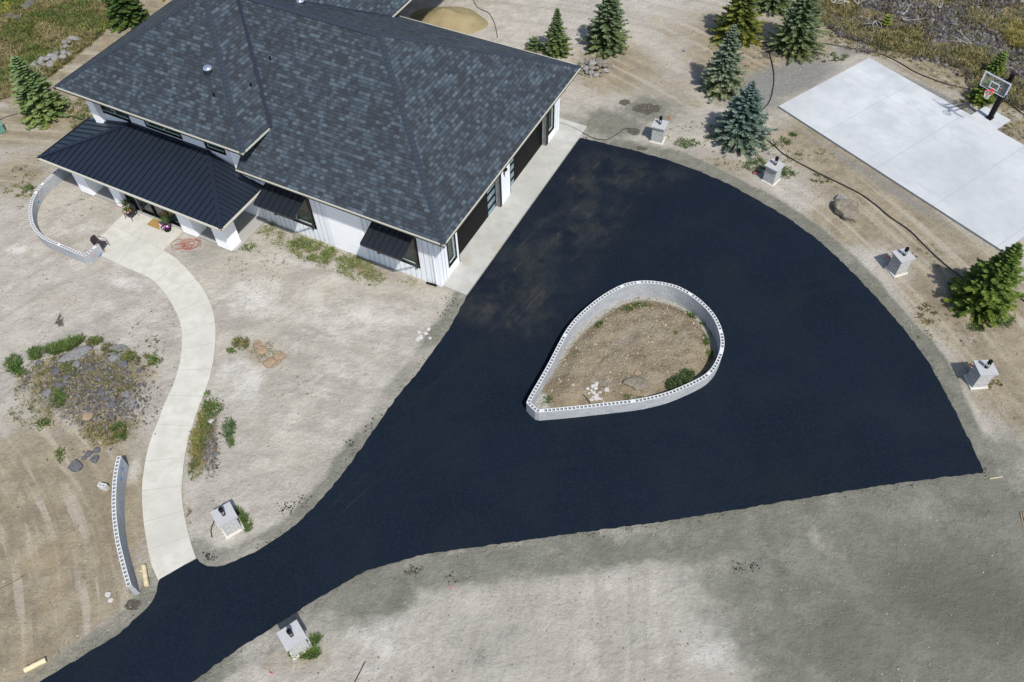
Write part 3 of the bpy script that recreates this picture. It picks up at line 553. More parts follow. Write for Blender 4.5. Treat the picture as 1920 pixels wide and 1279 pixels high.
def wall_u(mb, x0, x1, z0, z1, opens, y=0.0, th=0.2, m=0):
    """wall in the xz plane (outer face at y), cut by openings (x0,x1,z0,z1)"""
    xs = sorted({x0, x1, *[o[0] for o in opens], *[o[1] for o in opens]}); zs = sorted({z0, z1, *[o[2] for o in opens], *[o[3] for o in opens]})
    for i in range(len(xs) - 1):
        for j in range(len(zs) - 1):
            cx, cz = (xs[i] + xs[i + 1]) / 2, (zs[j] + zs[j + 1]) / 2
            if any(o[0] < cx < o[1] and o[2] < cz < o[3] for o in opens): continue
            a, b, c_, d = xs[i], xs[i + 1], zs[j], zs[j + 1]
            mb.poly([(a, y, c_), (b, y, c_), (b, y, d), (a, y, d)], m, [(a + 40, c_), (b + 40, c_), (b + 40, d), (a + 40, d)])
    for o in opens:
        a, b, c_, d = o; mb.poly([(a, y, c_), (a, y, d), (a, y + th, d), (a, y + th, c_)], m); mb.poly([(b, y, c_), (b, y + th, c_), (b, y + th, d), (b, y, d)], m)
        mb.poly([(a, y, c_), (a, y + th, c_), (b, y + th, c_), (b, y, c_)], m); mb.poly([(a, y, d), (b, y, d), (b, y + th, d), (a, y + th, d)], m)
def swap(mb):  # xz-wall -> yz-wall facing +x : (x,y,z)->(-y, x, z)
    mb.v = [(-p[1], p[0], p[2]) for p in mb.v]; return mb
W1 = (-11.45, -8.65, 1.05, 3.3); W2 = (-4.15, -1.42, 1.05, 3.3)
wf = MB(); wall_u(wf, -12.72, -7.46, -0.1, ZE - .2, [W1]); front1 = wf.build('front_wall', [M['white']], house); wf = MB(); wall_u(wf, -5.0, 0, -0.1, ZE - .2, [W2])
front = wf.build('front_wall', [M['white']], house)
pb = MB(); wall_u(pb, -7.44, -5.02, -0.1, ZE - .2, [], y=-0.03); pb.box(-7.46, -7.44, -.03, 0.1, -.1, 4); pb.box(-5.02, -5.0, -.03, .1, -.1, 4); pbo = pb.build('brick_panel', [M['pbrick']], front); pbo['label'] = 'white painted brick panel between the two awnings'
bt = MB()
for x in np.arange(-4.94, 0.01, 0.36):
    for (z0, z1) in ((-0.1, ZE - .21),):
        if -7.5 < x < -4.96: continue
        segs = [(z0, z1)]
        for w_ in (W1, W2):
            if w_[0] - 0.08 < x < w_[1] + 0.08: segs = [(z0, w_[2] - .08), (w_[3] + .08, z1)]
        for a, b in segs: bt.box(x - .012, x + .012, -0.006, 0.03, a, b)
bt.build('siding_grooves', M['groove'], front); bt = MB()
for x in np.arange(-12.5, -7.5, 0.36):
    for a, b in ([(-0.1, W1[2] - .08), (W1[3] + .08, ZE - .21)] if W1[0] - .08 < x < W1[1] + .08 else [(-0.1, ZE - .21)]): bt.box(x - .012, x + .012, -0.006, 0.03, a, b)
bt.build('siding_grooves', M['groove'], front1)
def window(parent, w, y=0.0, sw=False, name='window', sillm='sill'):
    x0, x1, z0, z1 = w; f = MB(); t_ = 0.09
    f.box(x0 - t_, x1 + t_, y - .03, y + .1, z0 - t_, z0); f.box(x0 - t_, x1 + t_, y - .03, y + .1, z1, z1 + t_); f.box(x0 - t_, x0, y - .03, y + .1, z0, z1); f.box(x1, x1 + t_, y - .03, y + .1, z0, z1)
    i = MB(); q = 0.06; yy = y + .07
    i.box(x0, x1, yy, yy + .06, z0, z0 + q); i.box(x0, x1, yy, yy + .06, z1 - q, z1); i.box(x0, x0 + q, yy, yy + .06, z0 + q, z1 - q); i.box(x1 - q, x1, yy, yy + .06, z0 + q, z1 - q)
    if x1 - x0 > 1.8: i.box((x0 + x1) / 2 - .03, (x0 + x1) / 2 + .03, yy, yy + .06, z0 + q, z1 - q)
    g = MB(); g.box(x0 + .001, x1 - .001, y + .12, y + .15, z0, z1)
    if sw: swap(f); swap(i); swap(g)
    fo = f.build(name, M['black'], parent); i.build('sash', M[sillm], fo); g.build('pane', M['glass'], fo); return fo
window(front1, W1); window(front, W2)
# awnings
def awning(x0, x1):
    mb = MB(); zt, zf, yf = 3.5, 2.98, -1.42; th = 0.05
    mb.mesh([(x0, 0, zt), (x1, 0, zt), (x1, yf, zf), (x0, yf, zf), (x0, 0, zt - th), (x1, 0, zt - th), (x1, yf, zf - th), (x0, yf, zf - th)], [(3, 2, 1, 0), (4, 5, 6, 7), (3, 7, 6, 2), (0, 4, 7, 3), (2, 6, 5, 1)], 0)
    aw = mb.build('awning', M['awn'], house); sm = MB()
    n = 7
    for k in range(n + 1):
        x = x0 + (x1 - x0) * k / n; sm.beam((x, 0, zt + .02), (x, yf, zf + .02), 0.035, 0.05)
    sm.build('seam', M['seam'], aw)
    br = MB()
    for x in (x0 + .05, x1 - .02):
        br.beam((x, -0.05, 1.15), (x, yf + .1, zf - .05), 0.07, 0.07); br.beam((x, -0.04, 1.1), (x, -0.04, zt - .1), 0.06, 0.06); br.box(x - .07, x + .07, -0.16, -.02, 1.02, 1.18)
    br.beam((x0, yf, zf - .05), (x1, yf, zf - .05), 0.06, 0.08); br.build('bracket', M['bronze'], aw)
    return aw
aw = awning(-11.55, -8.72); aw['label'] = 'black metal awning nearer the porch'; aw = awning(-4.15, -1.45); aw['label'] = 'black metal awning nearer the garage corner'
# garage side wall (x = 0 plane) : build with x->y
D1 = (2.15, 7.32, -0.09, 3.0); D2 = (8.75, 13.92, -0.09, 3.0); GW1 = (1.0, 1.78, 0.8, 2.65); GW2 = (14.27, 15.0, 0.8, 2.65)
wg = MB(); wall_u(wg, 0, 15.95, -0.1, ZE - .2, [D1, D2, GW1, GW2], th=0.3); swap(wg); side = wg.build('garage_wall', [M['white']], house)
window(side, GW1, sw=True); window(side, GW2, sw=True)
gb = MB()
for y in (0.3, 0.62, 15.35, 15.65): gb.box(-.03, .006, y - .018, y + .018, 0.07, ZE - .21)
gb.build('siding_grooves', M['groove'], side)
for d, near_ in ((D1, False), (D2, True)):
    g = MB(); a, b, z0, z1 = d; nz = 5
    for k in range(nz):
        za = z0 + (z1 - z0) * k / nz; zb = z0 + (z1 - z0) * (k + 1) / nz; g.box(-.36, -.30, a, b, za + .006, zb - .006)
    go_ = g.build('garage_door', M['gdoor'], side)
    p0, p1 = ((b - 1.05, b - 0.12) if not near_ else (a + 0.12, a + 1.0))
    for k in range(nz - 1):
        za = z0 + (z1 - z0) * k / nz + .14; q = MB(); q.box(-.30, -.292, p0, p1, za, za + .36); q.build('pane', M['pane'], go_)
    j = MB(); j.box(-.30, .012, b, b + .30 if near_ else b + .22, z0 - .0, z1 + .02); j.box(-.3, .01, a - .05, a, z0, z1 + .02); j.box(-.3, .011, a - .05, b + .2, z1, z1 + .1); j.build('door_jamb', M['black'], side)
sc_ = MB(); sc_.box(0, .06, 7.85, 8.0, 2.3, 2.75); sc_.box(.06, .2, 7.83, 8.02, 2.62, 2.76); l = sc_.build('wall_lamp', M['black'], side); q = MB(); q.tube([(.13, 7.92, 2.28), (.13, 7.92, 2.62)], .065, 10); q.build('lamp_shade', M['hoopwhite'], l)
dp = MB(); dp.box(-.34, -.26, -.09, -.008, 0.12, ZE - .25); dp.build('downspout', M['white'], house)
ks = MB(); ks.beam((-.28, -.12, .1), (-.95, -.16, .06), .1, .08); ks.build('downspout_elbow', M['black'], house)
bw = MB(); bw.box(-25, -.02, 15.75, 15.95, -.1, ZE - .2); bw.box(-24.95, -24.75, 0.36, 15.7, -.1, ZU - .2); bw.build('rear_wall', M['white'], house)
# upper clerestory front wall
UW = [(-24.6, -22.11, 4.15, 5.35), (-20.65, -17.95, 4.27, 5.35), (-15.98, -14.62, 4.25, 5.35)]
uw = MB(); wall_u(uw, -24.95, -12.74, 3.0, ZU - .2, UW, y=0.35); upw = uw.build('upper_wall', M['white'], house)
for w_ in UW: window(upw, w_, y=0.35)
us = MB(); us.box(-24.95, -24.35, -.04, .34, 3.0, ZU - .21); us.build('corner_column', M['stucco'], upw); us = MB(); us.box(-13.68, -12.74, -.04, .34, 3.0, ZU - .21); us.build('corner_column', M['stucco'], upw); us = MB(); us.box(-12.90, -12.735, .35, 2.3, 3.0, ZU - .21); us.build('side_wall', M['white'], upw)
# porch
ZP = 3.1; px0, px1, py = -26.04, -11.8, -4.0; pa = (-22.05, 0.34, 4.02); pb_ = (-15.95, 0.34, 4.02)
rp = MB(); q = MB()
def mp(pts): 
    n = (Vector(pts[1]) - Vector(pts[0])).cross(Vector(pts[2]) - Vector(pts[0])); rp.poly(pts if n.z > 0 else pts[::-1])
mp([(px0, py, ZP), (px1, py, ZP), pb_, pa]); mp([(px0, py, ZP), pa, (px0, .34, ZP)]); mp([(px1, py, ZP), (px1, -.02, ZP), (px1 - .9, -.02, ZP + .02 + (pb_[2] - ZP) * .9 / 4.15), pb_])
pr = rp.build('porch_roof', M['metalroof'], house); pr['label'] = 'dark standing seam metal hip roof over the front porch'
sm = MB(); zs_ = (pa[2] - ZP) / 4.34
for x in np.arange(px0 + .3, px1 - .1, 0.42):
    if x < pa[0]: y1 = py + (x - px0) / (pa[0] - px0) * 4.34
    elif x > pb_[0]: y1 = py + (px1 - x) / (px1 - pb_[0]) * 4.34
    else: y1 = 0.34
    sm.beam((x, py, ZP + .02), (x, y1, ZP + .02 + (y1 - py) * zs_), .035, .05)
for y in np.arange(py + .3, .3, 0.42):
    f_ = (y - py) / 4.34; xx = px0 + f_ * (pa[0] - px0); sm.beam((px0, y, ZP + .02), (xx, y, ZP + .02 + f_ * (pa[2] - ZP)), .035, .05)
for y in np.arange(py + .3, -.05, 0.30):
    f_ = (y - py) / 4.34; xx = px1 - f_ * (px1 - pb_[0]); sm.beam((px1, y, ZP + .02), (xx, y, ZP + .02 + f_ * (pb_[2] - ZP)), .03, .045)
sm.build('seam', M['seam'], pr)
hc = MB(); hc.beam((px0, py, ZP + .05), (pa[0], pa[1], pa[2] + .05), .26, .05); hc.beam((px1, py, ZP + .05), (pb_[0], pb_[1], pb_[2] + .05), .26, .05); hc.beam((pa[0], .27, pa[2] + .03), (pb_[0], .27, pb_[2] + .03), .14, .1); hc.build('hip_cap', M['navy'], pr)
fb = MB(); fascia(fb, [((px0 - .1, py), (px1 + .1, py), (0, -1)), ((px1, py - .1), (px1, -.03), (1, 0)), ((px0, .34), (px0, py - .1), (-1, 0))], ZP + .01, out=.11, h=.2); fb.build('gutter', [M['cream'], M['black']], pr)
sf = MB(); sf.poly([(px0 + .02, py + .02, ZP - .18), (px0 + .02, -.02, ZP - .18), (px1 - .02, -.02, ZP - .18), (px1 - .02, py + .02, ZP - .18)]); sf.build('soffit', M['soffit'], pr)
for i, (a, b) in enumerate(((-25.05, -24.02), (-21.95, -21.1), (-16.55, -15.5), (-13.85, -12.82))):
    m_ = MB(); m_.box(a, b, -3.15, -2.25, 0.07, ZP - .19); m_.build('porch_pier', M['stucco'], house)
ps = MB(); ps.box(-25.15, -12.6, -3.05, 0.0, -.1, 0.09); ps.build('porch_floor', M['porchslab'], house)
pw = MB(); wall_u(pw, -24.95, -12.73, 0.09, ZP - .19, [], y=-0.012); pw.build('porch_back_wall', M['white'], house)
for xa in (-21.1, -16.67): en = MB(); en.box(xa, xa + .12, -2.8, -.02, .092, ZP - .2); en.build('entry_side_wall', M['white'], house)
dg = MB(); dg.box(-20.98, -16.67, -2.84, -2.80, .1, ZP - .2); eg = dg.build('entry_glazing', M['glass'], house)
fr = MB()
for x in (-20.97, -18.95, -16.70): fr.box(x - .05, x + .05, -2.93, -2.845, .1, ZP - .2)
fr.box(-20.92, -19.0, -2.92, -2.85, .1, .2); fr.box(-18.9, -16.75, -2.92, -2.85, .1, .2); fr.build('door_frame', M['black'], eg)
pw_ = simple('pewter', (.25, .23, .23), .4, .5)
for x in (-20.06, -17.98): fr = MB(); fr.box(x - .035, x + .035, -3.0, -2.94, .1, ZP - .21); fr.build('door_jamb', pw_, eg)
# roof fittings
def dome(px, py, z, r=0.28):
    g = gh(px, py, z); b = MB(); b.tube([(g.x, g.y, z - .15), (g.x, g.y, z + .12)], [r * 1.15, r], 20); fl = b.build('skylight', M['navy'], house); fl['label'] = 'round tubular skylight'
    d = MB(); rings = 6; pts = [(g.x, g.y, z + .12 + r * .75 * math.sin(k / rings * math.pi / 2)) for k in range(rings + 1)]
    d.tube(pts, [r * math.cos(k / rings * math.pi / 2) + .002 for k in range(rings + 1)], 20); d.build('dome', M['galv'], fl, smooth=True)
fU = lambda g: ZU + S * (g.y - uy0)
rU = lambda g: ZU + S * (ux1 - g.x)
fM = lambda g: ZE + S * (g.y - y0e)
bM = lambda g: ZE + S * (y1e - g.y)
def onroof(px, py, fn, z=7.0):
    for _ in range(60): z = z * .5 + .5 * fn(gh(px, py, z))
    return z
dome(391, 132, onroof(391, 132, fU)); dome(563, 6, onroof(563, 6, bM, 9))
for p_, fn in (((402, 181), fU), ((471, 162), rU), ((507, 112), fM)):
    z = onroof(*p_, fn); g = gh(*p_, z); m_ = MB(); zz = z - 1.0; m_.tube([(g.x, g.y, z - .4), (g.x, g.y, z + .22)], .055, 10); m_.tube([(g.x, g.y, z - .15), (g.x, g.y, z - .05)], .11, 10); m_.build('vent_pipe', M['black'], house)

# ---------------------------------------------------------------- block walls
def block_wall(name, path, h, zb, label, closed=False, marks=None, filled=0.06, seed=1, width=0.2):
    P = resample(path, 0.203); n = len(P); T = np.gradient(P, axis=0); 
    if closed: P = resample(list(path) + [path[0]], 0.203)[:-1]; n = len(P); T = np.roll(P, -1, 0) - np.roll(P, 1, 0)
    T /= np.linalg.norm(T, axis=1)[:, None]; N = np.stack([-T[:, 1], T[:, 0]], 1); L = P + N * width / 2; Rr = P - N * width / 2
    mb = MB(); rnd = random.Random(seed); m = n if closed else n - 1; s = 0
    for i in range(m):
        j = (i + 1) % n; ds = float(np.linalg.norm(P[j] - P[i])); l0, l1, r0, r1 = L[i], L[j], Rr[i], Rr[j]
        jz = rnd.uniform(-.004, .004); H = h + jz
        v3 = lambda q, z: (q[0], q[1], z)
        mb.poly([v3(l1, zb), v3(l0, zb), v3(l0, H), v3(l1, H)], 0, [(s + ds, zb), (s, zb), (s, h), (s + ds, h)])
        mb.poly([v3(r0, zb), v3(r1, zb), v3(r1, H), v3(r0, H)], 0, [(s, zb), (s + ds, zb), (s + ds, h), (s, h)])
        s += ds
        if rnd.random() < filled: mb.poly([v3(r0, H), v3(r1, H), v3(l1, H), v3(l0, H)], 1); continue
        def q(u, w_):  # bilinear, u along, w across
            a = r0 + (r1 - r0) * u; b = l0 + (l1 - l0) * u; return a + (b - a) * w_
        e, fw = 0.16, 0.17; o_ = [q(0, 0), q(1, 0), q(1, 1), q(0, 1)]; i_ = [q(e, fw), q(1 - e, fw), q(1 - e, 1 - fw), q(e, 1 - fw)]
        for k in range(4):
            k2 = (k + 1) % 4; mb.poly([v3(o_[k], H), v3(o_[k2], H), v3(i_[k2], H), v3(i_[k], H)], 1)
            mb.poly([v3(i_[k], H), v3(i_[k2], H), v3(i_[k2], H - .2), v3(i_[k], H - .2)], 2)
        mb.poly([v3(p_, H - .2) for p_ in i_], 2)
    if not closed:
        for k, sg in ((0, 1), (n - 1, -1)): mb.poly([(L[k][0], L[k][1], zb), (Rr[k][0], Rr[k][1], zb), (Rr[k][0], Rr[k][1], h), (L[k][0], L[k][1], h)], 0, [(0, zb), (.2, zb), (.2, h), (0, h)])
    return tag(mb.build(name, [M['cmu'], M['cmutop'], M['cmu']]), label, 'block wall')
block_wall('block_wall', ring, 0.8, -0.9, 'teardrop shaped ring wall of hollow grey concrete blocks in the middle of the driveway', closed=True, seed=4)
CW_ = [(183, 66), (165, 150), (151, 240), (145, 330), (142, 420), (145, 520), (153, 610), (165, 700), (182, 790), (205, 885), (227, 970), (250, 1055), (264, 1100)]
cw = catmull([G2(180 + x / 4.264, 840 + y / 4.264, 1.02) for x, y in CW_], 4)
o = block_wall('block_wall', cw, 1.02, -0.2, 'gently curved free standing grey block wall beside the lower end of the walkway', seed=8)
YW = [(600, -20), (525, 40), (440, 110), (370, 175), (300, 240), (240, 320), (195, 410), (176, 500), (174, 590), (192, 690), (240, 780), (310, 850), (400, 900), (500, 945), (600, 987), (700, 1032), (832, 1082)]
yw = catmull([G2(30 + x / 6.395, 310 + y / 6.395, .72) for x, y in YW], 4)
yw2 = [yw[-1], G2(30 + 900 / 6.395, 310 + 1018 / 6.395, .72), G2(30 + 985 / 6.395, 310 + 945 / 6.395, .72)]
o = block_wall('block_wall', list(yw) + yw2[1:], .72, -0.2, 'curved low block wall enclosing the bare yard beside the front porch', seed=2)
def mark(parent, path, frac, side, z0, z1, ln, mat, width=0.2):
    P = resample(path, 0.1); i = int(frac * (len(P) - 2)); T = P[i + 1] - P[i]; T /= np.linalg.norm(T); N = np.array([-T[1], T[0]]) * side; rr = random.Random(int(frac * 1000)); mb = MB()
    for k in range(4):
        a = P[i] + N * (width / 2 + .006); s0 = rr.uniform(0, ln * .4); s1 = rr.uniform(ln * .6, ln); za = z0 + (z1 - z0) * rr.random(); zb = z0 + (z1 - z0) * rr.random()
        p, q_ = a + T * s0, a + T * s1; mb.beam((p[0], p[1], za), (q_[0], q_[1], zb), .006, .035)
    mb.build('paint_mark', mat, parent)
cwo = bpy.data.objects['block_wall.001']; mark(cwo, cw, 0.04, 1, .5, .9, .5, M['blue']); mark(cwo, cw, 0.13, 1, .4, .8, .5, M['blue'])
ywo = bpy.data.objects['block_wall.002']; mark(ywo, yw, 0.24, 1, .3, .55, .4, M['pinkspray']); mark(ywo, yw, 0.30, 1, .2, .35, .3, M['blue']); mark(ywo, yw, 0.80, -1, .3, .6, .4, M['pinkspray']); mark(ywo, yw2, .3, -1, .3, .6, .4, M['pinkspray']); mark(ywo, yw2, .6, -1, .05, .15, .5, M['blue'])
# loose block
lb = empty('concrete_block', G(197, 916), R_(-15), label='single loose hollow concrete block beside the curved free standing wall', cat='block')
m_ = MB(); 
for x in (-.203, -.02, .163): m_.box(x, x + .04, -.06, .06, 0, .38)
m_.box(-.203, .203, -.1, -.06, 0, .38); m_.box(-.203, .203, .06, .1, 0, .38); m_.build('block_shell', M['cmutop'], lb)

# ---------------------------------------------------------------- lamp pillars
def uvbox(mb, s, z0, z1, m=0):
    c_ = [(-s, -s), (s, -s), (s, s), (-s, s)]
    for k in range(4):
        a, b = c_[k], c_[(k + 1) % 4]; mb.poly([(a[0], a[1], z0), (b[0], b[1], z0), (b[0], b[1], z1), (a[0], a[1], z1)], m, [(k * .4, z0), (k * .4 + 2 * s, z0), (k * .4 + 2 * s, z1), (k * .4, z1)])
def make_pillar():
    r = empty('lamp_pillar', (0, 0, 0))
    b = MB(); uvbox(b, .375, 0.0, 1.2); b.build('pillar_shaft', M['pillar'], r)
    f_ = MB(); f_.box(-.46, .46, -.46, .46, -.1, .07); f_.build('footing', M['footing'], r)
    c_ = MB(); c_.box(-.475, .475, -.475, .475, 1.2, 1.29); o = c_.build('capstone', M['capstone'], r)
    l = MB(); l.box(-.07, .07, -.07, .07, 1.29, 1.36)
    for x, y in ((-.065, -.065), (.065, -.065), (.065, .065), (-.065, .065)): l.box(x - .01, x + .01, y - .01, y + .01, 1.36, 1.68)
    l.tube([(0, 0, 1.66), (0, 0, 1.86), (0, 0, 1.88)], [.105, .105, .09], 14); lo = l.build('lantern', M['black'], r)
    g = MB(); g.tube([(0, 0, 1.362), (0, 0, 1.655)], .05, 12, caps=False); g.build('glass', M['lampglass'], lo)
    return r
def copy_tree(o, parent=None):
    c_ = o.copy(); scn.collection.objects.link(c_); c_.parent = parent
    for ch in [x for x in bpy.data.objects if x.parent == o]: copy_tree(ch, c_)
    return c_
PL = [(10.208, 44.614, -24.2, 'grey block lamp pillar nearest the far end of the garage apron'),
      (16.846, 40.231, -44.0, 'grey block lamp pillar just below the two blue spruces'),
      (22.398, 32.183, -72.2, 'grey block lamp pillar between the court slab and the outer curve of the driveway'),
      (24.087, 24.234, -87.6, 'rightmost grey block lamp pillar, near the sharp right corner of the driveway'),
      (-13.451, 17.371, -56.7, 'grey block lamp pillar standing on bare ground beside the walkway end'),
      (-9.568, 11.749, -55.0, 'grey block lamp pillar on the lower side of the driveway at the bottom of the photo')]
pr0 = make_pillar(); src = pr0
for i, (x, y, a, lab) in enumerate(PL):
    o = src if i == 0 else copy_tree(src)
    o.location = (x, y, 0); o.rotation_euler = (0, 0, R_(a)); tag(o, lab, 'lamp pillar', 'block lamp pillars round the driveway')

# ---------------------------------------------------------------- basketball hoop
hoop = empty('basketball_hoop', (0, 0, 0), label='in-ground basketball hoop with clear backboard and black pole on the court pad', cat='basketball hoop')
pbase = Vector((32.83, 45.6, .12)); BL, BRt = Vector((30.9, 45.5, 0)), Vector((31.95, 44.02, 0)); bx = (BRt - BL).normalized(); bn = Vector((-bx.y, bx.x, 0)); bn = bn if bn.dot(Vector((-1, -1, 0))) > 0 else -bn
bmid = (BL + BRt) / 2; bmid.z = 0
m_ = MB(); m_.beam(pbase, pbase + Vector((0, 0, 3.05)), .30, .26, up=bn); m_.build('pole', M['black'], hoop)
m_ = MB(); m_.beam(pbase, pbase + Vector((0, 0, .16)), .36, .36, up=bn); m_.beam(pbase + Vector((0, 0, .16)), pbase + Vector((0, 0, .3)), .28, .3, up=bn); m_.build('pole_base', M['black'], hoop)
arm = MB(); pt = pbase + Vector((0, 0, 3.0)); back = bmid - bn * .12
for s_ in (-.22, .22):
    arm.beam(pt + bx * s_ * .4, back + bx * s_ + Vector((0, 0, 3.55)), .05, .1); arm.beam(pbase + Vector((0, 0, 2.5)) + bx * s_ * .4, back + bx * s_ + Vector((0, 0, 3.05)), .05, .1)
    arm.beam(back + bx * s_ + Vector((0, 0, 2.92)), back + bx * s_ + Vector((0, 0, 3.9)), .04, .05, up=bn)
arm.build('arm', M['black'], hoop)
m_ = MB(); pd = pbase + Vector((0, 0, 2.9)) - bn * .05; m_.beam(pd, pd + Vector((0, 0, .55)), .28, .22, up=bn); m_.build('height_adjuster', M['black'], hoop)
bb = MB(); cz = 3.42
def bpt(u, v_, d=0): return bmid + bx * u + Vector((0, 0, cz + v_)) + bn * d
def bframe(mb, u0, u1, v0, v1, w, d):
    mb.beam(bpt(u0, v0 + w / 2, d), bpt(u1, v0 + w / 2, d), .02, w); mb.beam(bpt(u0, v1 - w / 2, d), bpt(u1, v1 - w / 2, d), .02, w)
    mb.beam(bpt(u0 + w / 2, v0 + w, d), bpt(u0 + w / 2, v1 - w, d), .02, w, up=bx) if False else mb.beam(bpt(u0 + w / 2, v0 + w, d), bpt(u0 + w / 2, v1 - w, d), w, .02, up=bn)
    mb.beam(bpt(u1 - w / 2, v0 + w, d), bpt(u1 - w / 2, v1 - w, d), w, .02, up=bn)
g = MB(); g.poly([bpt(-.915, -.535), bpt(.915, -.535), bpt(.915, .535), bpt(-.915, .535)]); bo = g.build('backboard', M['clear'], hoop)
bframe(bb, -.93, .93, -.55, .55, .085, .012); bb.build('backboard_frame', M['hoopwhite'], bo)
bb = MB(); bframe(bb, -.31, .31, -.33, .14, .055, .012); bb.build('target_square', M['hoopwhite'], bo)
for sg in (-1, 1): bb = MB(); bb.beam(bpt(sg * .95, -.53, .0), bpt(sg * .2, -.53, .0), .07, .09); bb.beam(bpt(sg * .93, -.5), bpt(sg * .93, -.25), .07, .05, up=bn); bb.build('edge_padding', M['black'], bo)
rc = bmid + bn * .42 + Vector((0, 0, 3.05)); rm = MB(); rm.tube([rc + bx * .229 * math.cos(a) + bn * .229 * math.sin(a) for a in np.linspace(0, 2 * math.pi, 25)], .016, 6); rm.beam(bmid + bn * .02 + Vector((0, 0, 3.03)), rc - bn * .21 + Vector((0, 0, -.01)), .16, .05); rm.beam(bmid + bn * .03 + Vector((0, 0, 3.12)), bmid + bn * .03 + Vector((0, 0, 2.95)), .16, .03, up=bn); rm.build('rim', M['red'], hoop)
nt = MB()
for k in range(12):
    for sg in (1, -1):
        pts = []
        for j in range(5):
            a = 2 * math.pi * (k + sg * j * .5) / 12; rr_ = .225 * (1 - .11 * j); pts.append(rc + bx * rr_ * math.cos(a) + bn * rr_ * math.sin(a) + Vector((0, 0, -.11 * j)))
        nt.tube(pts, .007, 4)
nt.build('net', M['net'], hoop)

# ---------------------------------------------------------------- small props
def armchair(label, loc, rz):
    r = empty('armchair', loc, rz, label=label, cat='chair', group='bronze patio armchairs')
    s_ = MB(); s_.box(-.25, .25, -.25, .25, .40, .43); s_.build('seat', M['mesh_seat'], r)
    b = MB(); seg = 8; vs = []
    for i in range(seg + 1):
        u = -1 + 2 * i / seg; x = .26 * u; y = .25 + .04 * (1 - u * u); top = .92 - .10 * abs(u) ** 3
        vs += [(x, y, .44), (x, y + .10, top)]
    b.mesh(vs, [(2 * i, 2 * i + 2, 2 * i + 3, 2 * i + 1) for i in range(seg)]); b.mesh([(v[0], v[1] + .02, v[2]) for v in vs], [(2 * i + 1, 2 * i + 3, 2 * i + 2, 2 * i) for i in range(seg)]); b.build('backrest', M['mesh_seat'], r)
    for sg in (-1, 1):
        a = MB(); a.tube([(sg * .29, .30, .66), (sg * .30, .0, .67), (sg * .29, -.24, .65), (sg * .28, -.27, .55), (sg * .27, -.27, .42)], .017, 6); a.build('armrest', M['bronze'], r)
        for y in (-.25, .26):
            l_ = MB(); l_.tube([(sg * .26, y, .42), (sg * .29, y * 1.15, 0)], [.017, .013], 6); l_.build('leg', M['bronze'], r)
    return r
g = G(194, 466, .045); armchair('bronze metal armchair standing alone at the end of the curved yard wall', (g.x, g.y, .045), R_(75))
q_ = hw(-20.35, -3.55); armchair('bronze metal armchair holding a flower pot beside the front door', (q_.x, q_.y, .05), R_(HY - 0))
flowerpal = {'white': (.75, .75, .70), 'purple': (.25, .08, .45), 'pink': (.60, .12, .30), 'yellow': (.6, .45, .05), 'red': (.4, .06, .06)}
def petals(mb, c_, r, n, cols, rnd, s=.035):
    for _ in range(n):
        d = Vector((rnd.gauss(0, 1), rnd.gauss(0, 1), abs(rnd.gauss(0, .8)))).normalized() * r * rnd.uniform(.7, 1); p = Vector(c_) + d; col = flowerpal[rnd.choice(cols)]
        u = d.orthogonal().normalized() * s; w_ = d.normalized().cross(u); k = rnd.random() * 6.28; u2 = u * math.cos(k) + w_ * math.sin(k); w2 = d.normalized().cross(u2)
        mb.poly([p - u2 - w2 * .6, p + u2 - w2 * .6, p + u2 + w2 * .6, p - u2 + w2 * .6], 0, c=col)
def blades(mb, c_, r, h, n, col, rnd, w=.02, lean=.5, colv=.25):
    for _ in range(n):
        a = rnd.random() * 6.28; rr_ = r * math.sqrt(rnd.random()); b = Vector(c_) + Vector((math.cos(a) * rr_, math.sin(a) * rr_, 0)); d = Vector((math.cos(a) * lean * rnd.random(), math.sin(a) * lean * rnd.random(), 1)) * h * rnd.uniform(.6, 1.1)
        k = rnd.random() * 6.28; u = Vector((math.cos(k), math.sin(k), 0)) * w; f_ = 1 + rnd.uniform(-colv, colv); cc = tuple(x * f_ for x in col)
        m0 = b + d * .55 + u * .3; t0 = b + d + Vector((math.cos(a), math.sin(a), -.3)) * h * .3 * lean
        mb.poly([b - u, b + u, m0 + u, m0 - u], 0, c=cc); mb.poly([m0 - u, m0 + u, t0], 0, c=cc)
def planter(label, x, y, cols, h=.5, seed=1, s=1.0, base=.09, pot=True):
    q_ = hw(x, y); r = empty('flower_planter', (q_.x, q_.y, base), 0, label=label, cat='planter'); rnd = random.Random(seed)
    m_ = MB(); m_.tube([(0, 0, 0), (0, 0, h * .9), (0, 0, h)], [.15 * s, .21 * s, .23 * s], 14); m_.build('pot', M['black'], r)
    m_ = MB(); m_.tube([(0, 0, h), (0, 0, h + .012)], .20 * s, 14); m_.build('potting_soil', M['soilpot'], r)
    f_ = MB(); blades(f_, (0, .04, h), .12 * s, .55 * s, 60, (.07, .14, .03), rnd, .015, .8); petals(f_, (0, -.05, h), .2 * s, 60, ['yellow'], rnd, .0001); f_.build('foliage', M['leaf'], r)
    f_ = MB()
    for k in range(9):
        a = rnd.random() * 6.28; petals(f_, (math.cos(a) * .2 * s, -.08 + math.sin(a) * .18 * s, h + .05), .11 * s, 14, cols, rnd, .035 * s)
    f_.build('flowers', M['leaf'], r); return r
planter('black planter with white flowers left of the front door', -20.95, -3.15, ['white', 'white', 'pink'], .45, 5, 1.15)
planter('black planter with white and purple flowers right of the front door', -17.55, -3.45, ['white', 'purple', 'purple', 'pink'], .45, 9, 1.35)
r = planter('small pot of red and yellow flowers on the armchair seat by the front door', -20.35, -3.62, ['red', 'yellow', 'white'], .16, 12, .75, base=.482)
